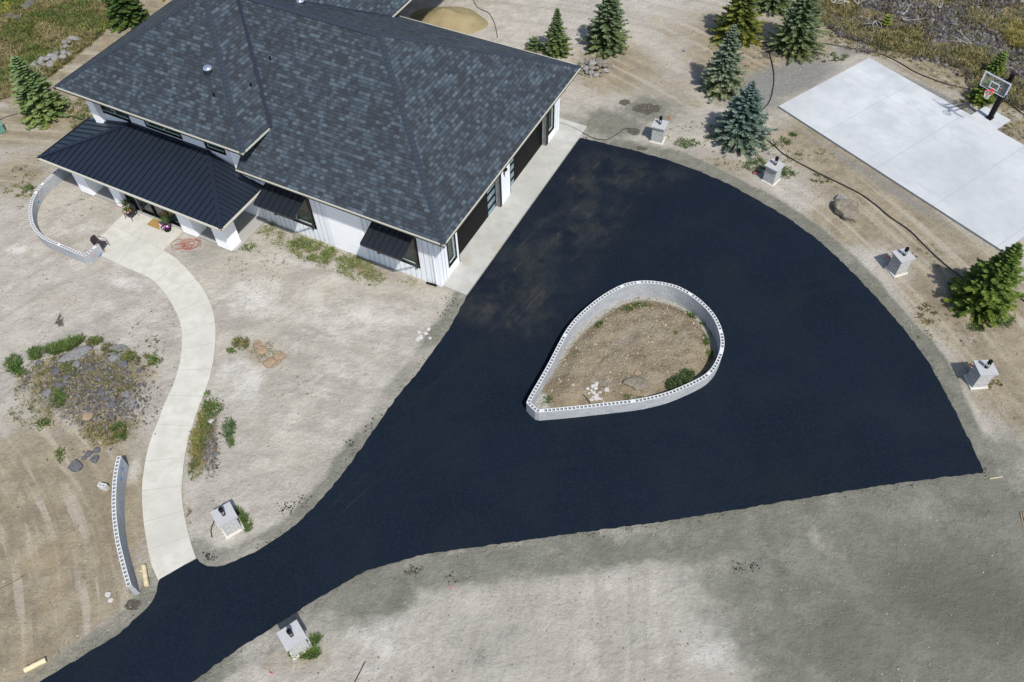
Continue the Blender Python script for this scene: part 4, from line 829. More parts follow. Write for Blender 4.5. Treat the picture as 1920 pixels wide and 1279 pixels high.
m_ = MB(); m_.box(-.5, .5, -.3, .3, 0, .025); a = gh(297, 418, .1); q_ = hw(-18.55, -3.35); o = m_.build('doormat', M['coir']); o.location = (q_.x, q_.y, .092); o.rotation_euler = (0, 0, R_(HY)); tag(o, 'golden brown coir doormat in front of the front door', 'doormat')
# cords and hoses
def hose(name, pts, r, mat, label, cat, z=0.03, n=6, step=4):
    P = catmull([G2(*p) for p in pts], step); mb = MB(); mb.tube([(p[0], p[1], max(gz(*p), -.03) + z + r * .5) for p in P], r, n); return tag(mb.build(name, mat), label, cat)
IR = 'black irrigation pipes across the bare ground'
def irr(pts, lab, r=.034): return tag(hose('irrigation_pipe', pts, r, M['rubber'], lab, 'pipe'), group=IR)
irr([(1437, 262), (1450, 272), (1470, 290), (1510, 312), (1560, 337), (1610, 362), (1640, 383), (1670, 408), (1705, 432), (1735, 462), (1770, 495), (1810, 524), (1850, 545), (1895, 552), (1925, 570)], 'long black pipe running between the lamp pillars and the court slab')
irr([(1444, 84), (1443, 100), (1449, 125), (1451, 150), (1447, 178), (1440, 195), (1427, 208)], 'black pipe curving over gravel from the tall spruce to the blue spruce')
irr([(1545, 83), (1570, 87), (1605, 92), (1640, 98), (1680, 115), (1720, 138), (1770, 157), (1815, 168), (1850, 178), (1885, 192), (1910, 210), (1925, 220)], 'black pipe running behind the far side of the court slab')
irr([(885, -5), (895, 15), (915, 24), (925, 38), (930, 55), (933, 72)], 'thin black pipe behind the garage near the sand pile', .022)
irr([(-5, 226), (20, 218), (45, 210)], 'short black pipe at the left edge of the photo', .03); irr([(110, 208), (130, 217), (160, 226)], 'black pipe between the left spruce and the porch roof', .03)
irr([(1413, 77), (1425, 80), (1444, 85), (1460, 92)], 'short black pipe between the two spruces at the top', .03)
hose('garden_hose', [(1045, 229), (1075, 240), (1100, 254), (1120, 262), (1140, 262), (1158, 252), (1170, 243), (1182, 243)], .018, M['rubber'], 'thin dark hose crossing the apron corner to a wet spot', 'hose', z=.075)
irr([(-5, 1106), (20, 1094), (47, 1078)], 'thin dark line of pipe on tan soil at the lower left edge', .012)
irr([(664, 1282), (674, 1262), (685, 1241)], 'short dark pipe end near the bottom edge of the photo', .02)
irr([(398, 1008), (396, 995), (399, 985), (404, 972)], 'dark conduit stub sticking out beside the pillar near the walkway', .025)
rnd = random.Random(5); P = []; cx, cy = G2(346, 461)
c0_ = (cx, cy)
for k in range(8):
    a0_ = rnd.random() * 6.28; rx, ry = rnd.uniform(.3, .6), rnd.uniform(.22, .42); ox, oy = rnd.uniform(-.45, .45), rnd.uniform(-.2, .2); ro = rnd.uniform(-.6, .9)
    for j in range(11):
        a = a0_ + j * .6; u, w_ = rx * math.cos(a), ry * math.sin(a); P.append((cx + ox + u * math.cos(ro) - w_ * math.sin(ro), cy + oy + u * math.sin(ro) + w_ * math.cos(ro)))
P += [G2(372, 449), G2(378, 446), G2(390, 438), G2(402, 428)]; P = catmull(P, 3); m_ = MB(); m_.tube([(p[0], p[1], .03 + .02 * (i % 7) / 7 + max(0, gz(*p))) for i, p in enumerate(P)], .009, 5); tag(m_.build('extension_cord', M['orange']), 'tangled coil of orange extension cord on the ground by the porch', 'cord')
def log(name, a, b, r, label, knob=True):
    A0, B0 = G(*a, r), G(*b, r); m_ = MB(); pts = [A0.lerp(B0, k / 8) for k in range(9)]; m_.tube(pts, [r * (1 + .06 * math.sin(k * 2.1)) for k in range(9)], 14)
    if knob: q_ = A0.lerp(B0, .25); m_.tube([q_, q_ + Vector((-.18, -.03, .02))], [.06, .04], 8)
    tag(m_.build(name, M['wood'], smooth=False), label, 'log', 'peeled pale logs')
log('peeled_log', (269, 1061), (275, 1098), .11, 'pale peeled log standing between the curved block wall and the walkway end'.replace('standing', 'lying')); log('peeled_log', (46, 1257), (86, 1237), .12, 'pale peeled log lying alone at the lower left corner', False)
def stick(p, h, mat, label, name='survey_flag', lean=(0, 0)):
    g = G(*p); g.z = gz(g.x, g.y); r = empty(name, g, 0, label=label, cat='flag'); m_ = MB(); m_.tube([(0, 0, 0), (lean[0], lean[1], h)], .008, 5); m_.build('stake', M['galv'], r)
    f_ = MB(); ww = .17; f_.poly([(lean[0], lean[1], h), (lean[0] + ww, lean[1] - .05, h - .03), (lean[0] + ww, lean[1] - .06, h - .14), (lean[0], lean[1] - .02, h - .13)]); f_.poly([(lean[0], lean[1], h), (lean[0] - .02, lean[1] + ww * .8, h - .02), (lean[0] - .02, lean[1] + ww * .8, h - .13), (lean[0], lean[1], h - .13)]); f_.build('flag', mat, r)
stick((1413, 328), .25, M['pink'], 'pink survey flag left of the pillar below the blue spruces'); stick((1662, 487), .3, M['pink'], 'pink survey flag left of the pillar beside the court side curve'); stick((1817, 690), .3, M['pink'], 'pink survey flag left of the rightmost lamp pillar'); stick((842, 1100), .08, M['pink'], 'small pink survey flag on gravel below the driveway edge'); stick((506, 1262), .1, M['pink'], 'small pink survey flag near the bottom lamp pillar'); stick((1254, 224), .25, M['redorange'], 'small orange flag behind the pillar near the garage apron')
def plank(name, a, b, w, h, mat, label, cat):
    A0, B0 = G(*a, h), G(*b, h); m_ = MB(); m_.beam(A0, B0, w, h); tag(m_.build(name, mat), label, cat)
plank('wooden_stake', (1855, 898), (1880, 894), .04, .03, M['wood'], 'thin yellow wooden stake beside the right tip of the driveway', 'stake'); plank('wooden_stake', (1561, 1216), (1580, 1212), .04, .03, M['wood'], 'thin pale stake lying on the grey ground at lower right', 'stake')
m_ = MB(); g = G(0, 246); m_.box(-.35, .35, -.3, .3, 0, .5); m_.box(-.38, .38, -.33, .33, .5, .56); o = m_.build('utility_box', M['greenbox']); o.location = (g.x, g.y, 0); o.rotation_euler = (0, 0, .5); tag(o, 'small green utility box cut by the left edge of the photo', 'utility box')
m_ = MB(); g = G(1917, 980)
for k in range(5): m_.beam((-.3 + k * .1, -.5, .03 + .02 * k), (-.1 + k * .09, .5, .05 + .02 * k), .05, .03)
o = m_.build('wood_scraps', M['orangerock']); o.location = (g.x + .2, g.y, 0); tag(o, 'splintered rusty wood scraps at the right edge of the photo', 'wood scraps')

# ---------------------------------------------------------------- rocks
ROCKM = {}
def rock_mesh(seed, flat=.7, sub=3, rough=.38):
    key = (seed, flat, sub, rough)
    if key in ROCKM: return ROCKM[key]
    bm = bmesh.new(); bmesh.ops.create_icosphere(bm, subdivisions=sub, radius=1)
    for v in bm.verts:
        n_ = noise.noise(v.co * 1.1 + Vector((seed * 7.1, seed, 0))); n3 = noise.noise(v.co * 2.9 + Vector((seed * 3.1, 0, seed)))
        v.co *= 1 + rough * n_ + rough * .45 * n3
        for ax in (Vector((1, .3, .2)).normalized(), Vector((-.4, 1, .3)).normalized(), Vector((.1, -.2, 1)).normalized()):
            d = v.co.dot(ax); lim = .72 + .12 * math.sin(seed * 3.7 + ax.x * 9)
            if d > lim: v.co -= ax * (d - lim) * .85
        v.co.z *= flat
    me = bpy.data.meshes.new('rock'); bm.to_mesh(me); bm.free(); ROCKM[key] = me; return me
def rock(x, y, z, sx, sy, sz, mat, seed, label, group=None, cat='rock', rz=None, name='rock', sub=2):
    me = rock_mesh(seed % 9 + 1, .75, sub)
    key = me.name + mat
    if key not in ROCKM: m2 = me.copy(); m2.materials.append(M[mat]); ROCKM[key] = m2
    o = bpy.data.objects.new(name, ROCKM[key]); scn.collection.objects.link(o); o.location = (x, y, z); o.scale = (sx, sy, sz); o.rotation_euler = (0, 0, rz if rz is not None else seed * 1.7)
    return tag(o, label, cat, group)
def prock(px, py, s, mat, seed, label, group=None, asp=1.0, hz=.7, rz=None, name='rock', sub=2):
    g = G(px, py); return rock(g.x, g.y, gz(g.x, g.y) + s * .15, s * asp, s, s * hz, mat, seed, label, group, rz=rz, name=name, sub=sub)
rnd = random.Random(11)
def heap(cx, cy, rx, ry, n, smin, smax, mat, label, group, rot=0, hgt=.35):
    placed = []; tries = 0; cr, sr = math.cos(rot), math.sin(rot); c_ = G(cx, cy)
    while len(placed) < n and tries < 4000:
        tries += 1; u, w_ = rnd.uniform(-1, 1), rnd.uniform(-1, 1)
        if u * u + w_ * w_ > 1: continue
        s = rnd.uniform(smin, smax) * (1 - .3 * (u * u + w_ * w_)); x = c_.x + u * rx * cr - w_ * ry * sr; y = c_.y + u * rx * sr + w_ * ry * cr
        if any(math.hypot(x - a, y - b) < (s + r_) * .75 for a, b, r_ in placed): continue
        placed.append((x, y, s)); zz = hgt * max(0, 1 - (u * u + w_ * w_))
        rock(x, y, gz(x, y) + zz + s * .1, s * rnd.uniform(.9, 1.4), s, s * .9, rnd.choice(mat), rnd.randrange(99), label, group, rz=rnd.random() * 6)
heap(1112, 128, 1.35, 1.1, 40, .16, .34, ['rocktan', 'rocktan', 'rockgrey'], 'tan and grey field stone in the heap behind the garage corner', 'stones in the heap behind the garage corner')
heap(92, 117, 1.7, .7, 20, .22, .42, ['rockgrey', 'rockgrey', 'rocktan'], 'pale field stone in the row of stones at the meadow edge', 'stones in the row along the meadow edge', rot=.7)
heap(133, 83, .9, .5, 12, .2, .36, ['rockgrey', 'rocktan'], 'pale field stone in the row of stones at the meadow edge', 'stones in the row along the meadow edge', rot=.9)
prock(1586, 399, .78, 'rocktan', 7, 'largest brown boulder on the slope between the driveway and the court', asp=1.15, hz=1.1, rz=-.7, name='boulder', sub=3); prock(1575, 374, .42, 'rockgrey', 5, 'smaller grey boulder just above the big brown boulder', name='boulder'); prock(1598, 383, .16, 'rocktan', 6, 'fist sized brown stone touching the big brown boulder')
for i, (x, y, s, a) in enumerate([(225, 676 - 20, .45, 1.9), (75, 682, .38, 1), (110, 702, .42, 1.1), (147, 690, .36, 1.3), (130, 716, .3, 1), (175, 700, .3, 1), (218, 676, .5, 1), (235, 688, .38, 1.2), (90, 742, .3, 1), (95, 745, .4, 1), (195, 745, .36, 1.3), (205, 755, .3, 1), (240, 745, .4, 1), (118, 730, .38, 1.2), (215, 765, .34, 1.1), (250, 755, .34, 1), (188, 718, .26, 1), (55, 715, .24, 1), (45, 735, .24, 1), (262, 700, .22, 1), (85, 661, .32, 1)]):
    prock(x, y, s * .62, 'lichen' if i % 3 == 0 else 'lava', i + 20, 'dark pitted lava rock in the weedy outcrop left of the walkway', 'lava rocks in the weedy outcrop', asp=a, hz=.7, rz=i * .9)
prock(145, 668, .42, 'lichen', 40, 'long flat pale grey rock slab at the top of the weedy outcrop', asp=2.2, hz=.6, rz=.6)
prock(144, 875, .36, 'lava', 41, 'round dark grey boulder lying alone above the free standing block wall', name='boulder', hz=.95, sub=3)
prock(170, 786, .30, 'orangerock', 44, 'flat tan angular stone at the lower edge of the weedy outcrop', hz=.4); prock(30, 673, .24, 'rocktan', 45, 'round tan stone among green weeds at the far left of the outcrop')
for i, (x, y, s) in enumerate([(483, 648, .32), (493, 657, .36), (524, 668, .34), (504, 681, .38), (520, 680, .22)]): prock(x, y, s, 'orangerock', 50 + i, 'orange tan rock in the small cluster right of the walkway', 'orange rocks right of the walkway', hz=.5)
for i, (x, y, s) in enumerate([(803, 617, .16), (785, 623, .12), (799, 625, .14), (789, 632, .16), (782, 636, .17), (806, 634, .1), (168, 852, .22), (182, 845, .2), (178, 862, .24), (160, 860, .14), (203, 1115, .14), (207, 1125, .14), (395, 790, .16), (1545, 88, .16), (1282, 96, .12), (1533, 102, .16), (1526, 108, .12), (1540, 84, .14), (1848, 127, .35), (1745, 55, .25), (1700, 80, .25), (20, 32, .35), (32, 35, .4), (10, 40, .3), (60, 8, .4), (52, 14, .4), (1770, 70, .3), (1785, 40, .3)]):
    far = y < 130; prock(x, y, s, 'lava' if far or x < 200 and y > 800 and y < 900 else 'whiterock', 60 + i, ('dark rock scattered in the brush at the top of the photo' if far else 'small loose stone lying on the bare ground'), ('dark rocks in the brush' if far else 'small loose stones on bare ground'))
# gravel: too many to count
def scatter_stones(name, n, region, smin, smax, pal, seed, zf=None):
    rnd = random.Random(seed); mb = MB(); k = 0; tries = 0
    while k < n and tries < n * 20:
        tries += 1; p = region(rnd)
        if p is None: continue
        x, y = p; s = smin + (smax - smin) * rnd.random() ** 3; z = (zf or gz)(x, y); cc = rnd.choice(pal); f_ = rnd.uniform(.75, 1.2); cc = tuple(q_ * f_ for q_ in cc); a = rnd.random() * 6.28
        j = [Vector((math.cos(a + i * 1.57) * s * rnd.uniform(.7, 1.2), math.sin(a + i * 1.57) * s * rnd.uniform(.7, 1.2), 0)) for i in range(4)]
        b = Vector((x, y, z)); top = b + Vector((0, 0, s * .6)); b2 = [b + q_ + Vector((0, 0, -s * .3)) for q_ in j]
        tp = [top + q_ * .45 for q_ in j]
        mb.mesh(b2 + tp, [(4, 5, 6, 7), (0, 1, 5, 4), (1, 2, 6, 5), (2, 3, 7, 6), (3, 0, 4, 7)], 0, c=cc); k += 1
    return tag(mb.build(name, M['stone']), kind='stuff')
hardI = hard.reshape(ny, nx)
def onhard(x, y):
    i = int(np.clip(np.searchsorted(gx, x) - 1, 0, nx - 2)); j = int(np.clip(np.searchsorted(gy, y) - 1, 0, ny - 2)); return hardI[j, i] or hardI[j + 1, i + 1] or hardI[j, i + 1] or hardI[j + 1, i]
brI = brown.reshape(ny, nx)
def bval(arr, x, y):
    i = int(np.clip(np.searchsorted(gx, x) - 1, 0, nx - 1)); j = int(np.clip(np.searchsorted(gy, y) - 1, 0, ny - 1)); return arr[j, i]
def reg_all(r):
    g = G2(r.uniform(-20, 1940), r.uniform(-20, 1300) if r.random() < .6 else r.uniform(-20, 600))
    if onhard(*g): return None
    if r.random() > .3 + .8 * bval(brI, *g) + .5 * noise.noise(Vector((g[0] * .5, g[1] * .5, 3))): return None
    return g
pale = [(.40, .38, .34), (.30, .28, .24), (.33, .30, .26), (.22, .20, .16), (.15, .14, .12), (.30, .25, .18), (.18, .17, .15)]
st = scatter_stones('loose_gravel', 14000, reg_all, .015, .065, pale, 5); st['label'] = 'loose pebbles and clods over the bare ground'
def reg_edge(r):
    i = r.randrange(len(asp_r)); p = asp_r[i]; g = (p[0] + r.gauss(0, .14), p[1] + r.gauss(0, .14))
    if i > 5 and noise.noise(Vector((p[0] * .3, p[1] * .3, 9))) < 0.0: return None
    if abs(HI.to_3x3() @ Vector((0, 0, 0)).x if False else 0) or onhard(*g): return None
    return g
st = scatter_stones('asphalt_crumbs', 1500, reg_edge, .015, .05, [(.03, .03, .035), (.05, .05, .05), (.10, .10, .09)], 6)
def reg_spill(r):
    c_ = r.choice([(843, 570), (838, 585), (848, 560), (700, 790), (690, 802), (660, 830), (560, 945), (540, 955), (532, 952), (570, 930), (385, 1046), (395, 1043), (775, 1070), (1385, 1062), (1412, 1061), (845, 1080)]); g = G2(c_[0] + r.gauss(0, 7), c_[1] + r.gauss(0, 6)); return None if onhard(*g) else g
scatter_stones('asphalt_crumbs', 330, reg_spill, .03, .08, [(.03, .03, .035), (.06, .06, .06)], 8)
def reg_out(r):
    x, y = r.gauss(180, 46), r.gauss(738, 32)
    if r.random() < .12: x, y = r.gauss(397, 7), r.gauss(840, 25)
    return G2(x, y)
st = scatter_stones('lava_rubble', 7500, reg_out, .025, .13, [(.07, .07, .075), (.11, .11, .115), (.16, .16, .16), (.22, .21, .20), (.13, .105, .085), (.20, .16, .12)], 9)
def reg_tr(r):
    g = G2(r.uniform(1560, 1960), r.uniform(-30, 190)); v_ = bval(grass.reshape(ny, nx), *g); return g if v_ > .35 and noise.noise(Vector((g[0] * .25, g[1] * .25, 5))) > -.08 else None
scatter_stones('lava_rubble', 9000, reg_tr, .05, .26, [(.05, .045, .05), (.09, .08, .085), (.14, .13, .13), (.20, .19, .18)], 10)

# ---------------------------------------------------------------- island soil
rp_ = [tuple(p) for p in resample(ring + [ring[0]], .4)[:-1]]; arr = np.array(rp_); mnx, mny = arr.min(0); mxx, mxy = arr.max(0)
gx2 = np.arange(mnx, mxx + .2, .16); gy2 = np.arange(mny, mxy + .2, .16); XX, YY = np.meshgrid(gx2, gy2); PP = np.stack([XX.ravel(), YY.ravel()], 1); ins = inside(PP, rp_); dd_ = pdist(PP, rp_, True)
cen = arr.mean(0); q0, q1 = G(1190, 560), G(1190, 740); vt = (PP - np.array([q1.x, q1.y])) @ np.array([q0.x - q1.x, q0.y - q1.y]) / ((q0 - q1).length_squared)
edge = -.05 - .38 * np.clip(vt, 0, 1); rise = np.clip(dd_ / 1.4, 0, 1)
nn1 = vnoise(PP, .55, 2.2); nn2 = vnoise(PP, 1.8, 5.2); zI = edge + rise * rise * (3 - 2 * rise) * (.42 + .14 * nn1) + .10 * nn2 * rise + .02 * nn2
zI[~ins] = np.where(dd_[~ins] < .08, edge[~ins], zI[~ins])
def izf(x, y):
    i = int(np.clip((x - mnx) / .16, 0, len(gx2) - 1)); j = int(np.clip((y - mny) / .16, 0, len(gy2) - 1)); return float(zI.reshape(len(gy2), len(gx2))[j, i])
keep = ins | (dd_ < .09); idx = -np.ones(len(PP), int); idx[keep] = np.arange(keep.sum()); W2_ = len(gx2); fs = []
for j in range(len(gy2) - 1):
    for i in range(W2_ - 1):
        q_ = [j * W2_ + i, j * W2_ + i + 1, (j + 1) * W2_ + i + 1, (j + 1) * W2_ + i]
        if all(keep[k] for k in q_): fs.append(tuple(int(idx[k]) for k in q_))
me = bpy.data.meshes.new('island_soil'); me.from_pydata([(PP[k, 0], PP[k, 1], zI[k]) for k in np.where(keep)[0]], [], fs); me.polygons.foreach_set('use_smooth', [True] * len(fs)); me.materials.append(M['soil'])
wtip = G(1010, 755); tipd = np.hypot(PP[:, 0] - wtip.x, PP[:, 1] - wtip.y)
lw = np.maximum(np.clip(1.3 - dd_ / .55, 0, 1) * np.clip(.25 + vt * 1.1, 0, 1), np.clip(1.4 - tipd / .7, 0, 1))[keep]
at = me.color_attributes.new('mA', 'FLOAT_COLOR', 'POINT'); at.data.foreach_set('color', np.stack([lw * 0, lw * 0, lw, lw * 0 + 1], 1).astype(np.float32).ravel())
o = bpy.data.objects.new('soil', me); scn.collection.objects.link(o); tag(o, kind='structure')
def reg_is(r):
    g = (r.uniform(mnx, mxx), r.uniform(mny, mxy)); 
    return g if inside(np.array([g]), rp_)[0] and pdist(np.array([g]), rp_, True)[0] > .15 else None
scatter_stones('clods', 1700, reg_is, .018, .09, [(.32, .26, .17), (.27, .22, .15), (.36, .30, .22), (.22, .17, .12), (.42, .38, .31)], 12, izf)
def irock(px, py, s, mat, seed, label, group=None, **k): g = G(px, py, .2); return rock(g.x, g.y, izf(g.x, g.y) + s * .12, s * k.get('asp', 1), s, s * k.get('hz', .5), mat, seed, label, group, rz=k.get('rz'))
irock(1193, 722, .42, 'rocktan', 2, 'flat grey brown rock slab inside the teardrop wall', asp=1.5, hz=.45, rz=-.2); irock(1196, 700, .2, 'orangerock', 3, 'small tan rock just above the flat slab inside the teardrop wall')
for i in range(26): irock(1118 + rnd.gauss(0, 8), 740 + rnd.gauss(0, 9), rnd.uniform(.06, .15), 'whiterock', 80 + i, 'white broken rubble chunk in the small heap inside the teardrop wall', 'white rubble heap inside the teardrop wall')
m_ = MB(); pts = [G(x, y, z) for x, y, z in ((1088, 736, .3), (1096, 742, .32), (1104, 752, .25), (1107, 757, .2))]; m_.tube(pts, .02, 5); tag(m_.build('pipe_stub', M['rubber']), 'short dark pipe stub beside the white rubble inside the teardrop wall', 'pipe')
# sand pile
sc = G(838, 38); mb = MB(); NR, NA = 14, 40; vs = []
for i in range(NR + 1):
    for k in range(NA):
        a = 2 * math.pi * k / NA; u = i / NR; wob = 1 + .12 * noise.noise(Vector((math.cos(a) * 1.5, math.sin(a) * 1.5, 4))); x = 3.2 * u * math.cos(a) * wob; y = 2.1 * u * math.sin(a) * wob
        z = 1.0 * (1 - u) ** 1.15 * (1 + .3 * noise.noise(Vector((x * .7, y * .7, 1)))) + .06 * noise.noise(Vector((x * 2, y * 2, 1))) * (1 - u) - (.12 if i == NR else 0); vs.append((x, y, z))
mb.mesh(vs, [(i * NA + k, (i + 1) * NA + k, (i + 1) * NA + (k + 1) % NA, i * NA + (k + 1) % NA) for i in range(1, NR) for k in range(NA)] + [tuple(NA + k for k in range(NA))]); o = mb.build('sand_pile', M['sand'], smooth=True); o.location = (sc.x, sc.y, .0); o.rotation_euler = (0, 0, -.22); tag(o, 'low oval pile of yellow brown sand behind the house', 'sand pile')

# ---------------------------------------------------------------- trees
def spruce(px, py, h, r, pal, seed, label, name='spruce_tree', base=.02, dense=1.0, taper=.85, clump=1.0):
    pal = [tuple(q * 2.0 for q in c_) for c_ in pal]; rnd = random.Random(seed); g = G(px, py); zb = gz(g.x, g.y); root = empty(name, (g.x, g.y, zb), 0, label=label, cat='tree')
    tk = MB(); tk.tube([(0, 0, -.1), (0, 0, h * .3), (0, 0, h * .97)], [.035 * h ** .9, .024 * h ** .9, .006], 8); 
    cr = MB(); dark, lite, tipc = pal; n_l = int(h / .17 * dense)
    for i in range(n_l):
        f = (i + .5) / n_l; z = base * h + h * (1 - base) * f * .985; R0 = r * (1 - f) ** taper * rnd.uniform(.86, 1.12) + .06; nb = max(4, int((7 + 9 * (1 - f)) * dense))
        ph = rnd.random() * 6.28
        for b in range(nb):
            a = ph + 6.283 * b / nb + rnd.uniform(-.25, .25); L = R0 * rnd.uniform(.62, 1.12); drop = (.28 * (1 - f) - .35 * f) + rnd.uniform(-.12, .12)
            d = Vector((math.cos(a), math.sin(a), 0)); side = Vector((-math.sin(a), math.cos(a), 0)); tone = rnd.random()
            if rnd.random() < .5: tk.tube([(0, 0, z), tuple(d * L * .8 + Vector((0, 0, z - drop * L * .6)))], [.012, .004], 3, caps=False)
            ns = max(3, int(L / .085))
            for s_ in range(ns):
                u = (s_ + .6) / ns
                if u < .22 and L > .5: continue
                c0_ = d * L * u + Vector((0, 0, z - drop * L * u + .10 * L * u * u)); wdt = .20 * clump * (1 - .55 * u) * min(1.3, .45 + L * .6)
                for sg in (-1, 0, 1):
                    if sg and rnd.random() < .1: continue
                    dr = (d * (1 if sg == 0 else .62) + side * sg * .9).normalized(); ln = (.15 if sg == 0 else wdt + .06) * rnd.uniform(.75, 1.25); up = Vector((0, 0, rnd.uniform(-.05, .22)))
                    e = c0_ + (dr + up) * ln; p_ = dr.cross(Vector((0, 0, 1))).normalized() * (.034 + .02 * rnd.random()) * clump
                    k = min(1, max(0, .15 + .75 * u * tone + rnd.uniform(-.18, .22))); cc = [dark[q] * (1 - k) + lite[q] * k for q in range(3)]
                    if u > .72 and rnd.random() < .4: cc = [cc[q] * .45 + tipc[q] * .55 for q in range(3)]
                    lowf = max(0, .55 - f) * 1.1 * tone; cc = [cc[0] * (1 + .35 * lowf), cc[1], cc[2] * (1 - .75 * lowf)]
                    mid = c0_.lerp(e, .45)
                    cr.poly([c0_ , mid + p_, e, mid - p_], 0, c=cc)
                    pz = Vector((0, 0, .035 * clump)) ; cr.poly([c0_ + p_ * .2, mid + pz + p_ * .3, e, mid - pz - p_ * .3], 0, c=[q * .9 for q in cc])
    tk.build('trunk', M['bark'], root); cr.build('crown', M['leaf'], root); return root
GRN = ((.034, .050, .010), (.085, .115, .022), (.15, .17, .04)); YGR = ((.030, .045, .012), (.115, .135, .025), (.19, .20, .05))
BLU = ((.026, .045, .030), (.085, .125, .115), (.16, .205, .195)); MIX = ((.035, .052, .018), (.085, .12, .06), (.17, .20, .14)); SIL = ((.04, .055, .022), (.12, .155, .12), (.21, .245, .21))
spruce(1352, 168, 5.1, 1.75, SIL, 1, 'slender silver green spruce left of the curved black pipe', taper=.9)
spruce(1386, 262, 4.5, 2.25, BLU, 2, 'broad blue spruce with a dark blue green crown nearest the driveway', clump=1.15, taper=1.0)
spruce(1380, 72, 5.0, 2.0, YGR, 3, 'yellow green spruce behind the slender silver spruce', taper=.75)
spruce(1488, 92, 5.6, 2.1, MIX, 4, 'tall grey green spruce left of the court slab, cut by the top edge', taper=.7)
spruce(1448, 14, 4.5, 1.7, MIX, 5, 'spruce at the top edge between two taller spruces')
spruce(1137, 90, 4.9, 1.75, MIX, 6, 'full spruce behind the garage next to the stone heap', taper=.75, clump=1.1)
spruce(1043, 100, 3.6, 1.25, ((.035, .055, .02), (.09, .125, .05), (.13, .16, .08)), 7, 'thin pointed spruce nearest the garage roof edge', taper=1.05)
spruce(1836, 572, 4.9, 2.05, ((.028, .05, .008), (.075, .115, .022), (.14, .18, .05)), 8, 'bright green spruce at the right edge beside the court slab', taper=.95, clump=1.2)
spruce(86, 214, 4.7, 1.75, ((.04, .07, .015), (.13, .18, .08), (.18, .23, .13)), 9, 'bushy pale green spruce at the left edge beside the shingle roof', taper=.75, clump=1.25)
spruce(243, 42, 4.0, 1.7, ((.015, .035, .010), (.05, .085, .022), (.09, .13, .04)), 10, 'dark green spruce behind the upper left roof edge', taper=.7, clump=1.2)
spruce(1838, 188, 1.5, 1.05, ((.03, .05, .01), (.08, .12, .02), (.14, .17, .04)), 12, 'short bushy young spruce behind the basketball backboard', taper=.6)
spruce(1862, 140, 1.8, .7, ((.045, .07, .015), (.11, .15, .04), (.17, .20, .07)), 13, 'pale narrow shrub at the brush edge above the backboard', name='shrub', taper=.7)
spruce(1002, 90, .8, .7, MIX, 14, 'low grey green bush beside the thin pointed spruce', name='shrub', taper=.5)
spruce(318, -12, 3, 1.2, GRN, 16, 'spruce top peeking over the shingle roof at the top left edge')
spruce(1660, 50, 1.0, .4, ((.09, .11, .02), (.18, .20, .04), (.25, .26, .08)), 17, 'small yellow green bush in the middle of the dark brush', name='shrub', taper=.6)

# ---------------------------------------------------------------- weeds, grass
def weeds(name, spots, seed, zf=None, w=.018):
    rnd = random.Random(seed); mb = MB()
    for (x, y, r_, h_, n_, col) in spots: blades(mb, (x, y, (zf or gz)(x, y) - .02), r_, h_, n_, col, rnd, w * rnd.uniform(.7, 1.3), .9)
    return tag(mb.build(name, M['leaf']), kind='stuff')
GR = [(.07, .13, .025), (.10, .16, .035), (.06, .11, .03), (.13, .17, .05)]; DRY = [(.30, .24, .11), (.22, .19, .09), (.36, .30, .16), (.16, .15, .06)]; OLV = [(.13, .135, .04), (.17, .16, .06), (.10, .11, .03), (.22, .19, .08)]
rnd = random.Random(21)
def patch(lst, px, py, rx, ry, n, pal, h=(.08, .25), r=.12, nb=(8, 16), rot=0):
    for _ in range(n):
        a = rnd.random() * 6.28; q_ = math.sqrt(rnd.random()); dx, dy = math.cos(a) * q_ * rx, math.sin(a) * q_ * ry; cr, sr = math.cos(R_(rot)), math.sin(R_(rot))
        g = G2(px + dx * cr - dy * sr, py + dx * sr + dy * cr)
        if onhard(*g): continue
        lst.append((g[0], g[1], r * rnd.uniform(.5, 1.3), rnd.uniform(*h), rnd.randint(*nb), rnd.choice(pal)))
W_ = []; YG = [(.19, .22, .06), (.15, .19, .05), (.24, .24, .10)]
def patchn(px, py, rx, ry, n, pal, h, r, rot, th=0.0, sc=1.3):
    tmp = []; patch(tmp, px, py, rx, ry, n, pal, h, r * 1.2, (3, 7), rot)
    W_.extend(q for q in tmp if noise.noise(Vector((q[0] * sc, q[1] * sc, 4))) > th)
patchn(575, 462, 105, 22, 1100, GR + YG * 3, (.04, .15), .09, 20, -.18); patchn(660, 500, 66, 22, 800, GR + YG * 3, (.04, .15), .09, 26, -.2); patchn(590, 470, 45, 22, 420, YG + GR, (.06, .22), .11, 12, .0); patchn(770, 525, 62, 12, 220, YG + OLV, (.03, .1), .06, 25, .12)
patchn(610, 478, 120, 26, 500, GR + YG, (.04, .12), .06, 21, -.3, 2.5); patch(W_, 515, 415, 9, 10, 20, GR, (.2, .5)); patch(W_, 440, 462, 10, 8, 18, GR, (.1, .3)); patch(W_, 415, 460, 14, 5, 18, GR); patch(W_, 460, 463, 16, 8, 25, GR, (.1, .3))
o = weeds('weeds', W_, 1); o['label'] = 'green weeds along the foot of the white front wall'
W_ = []
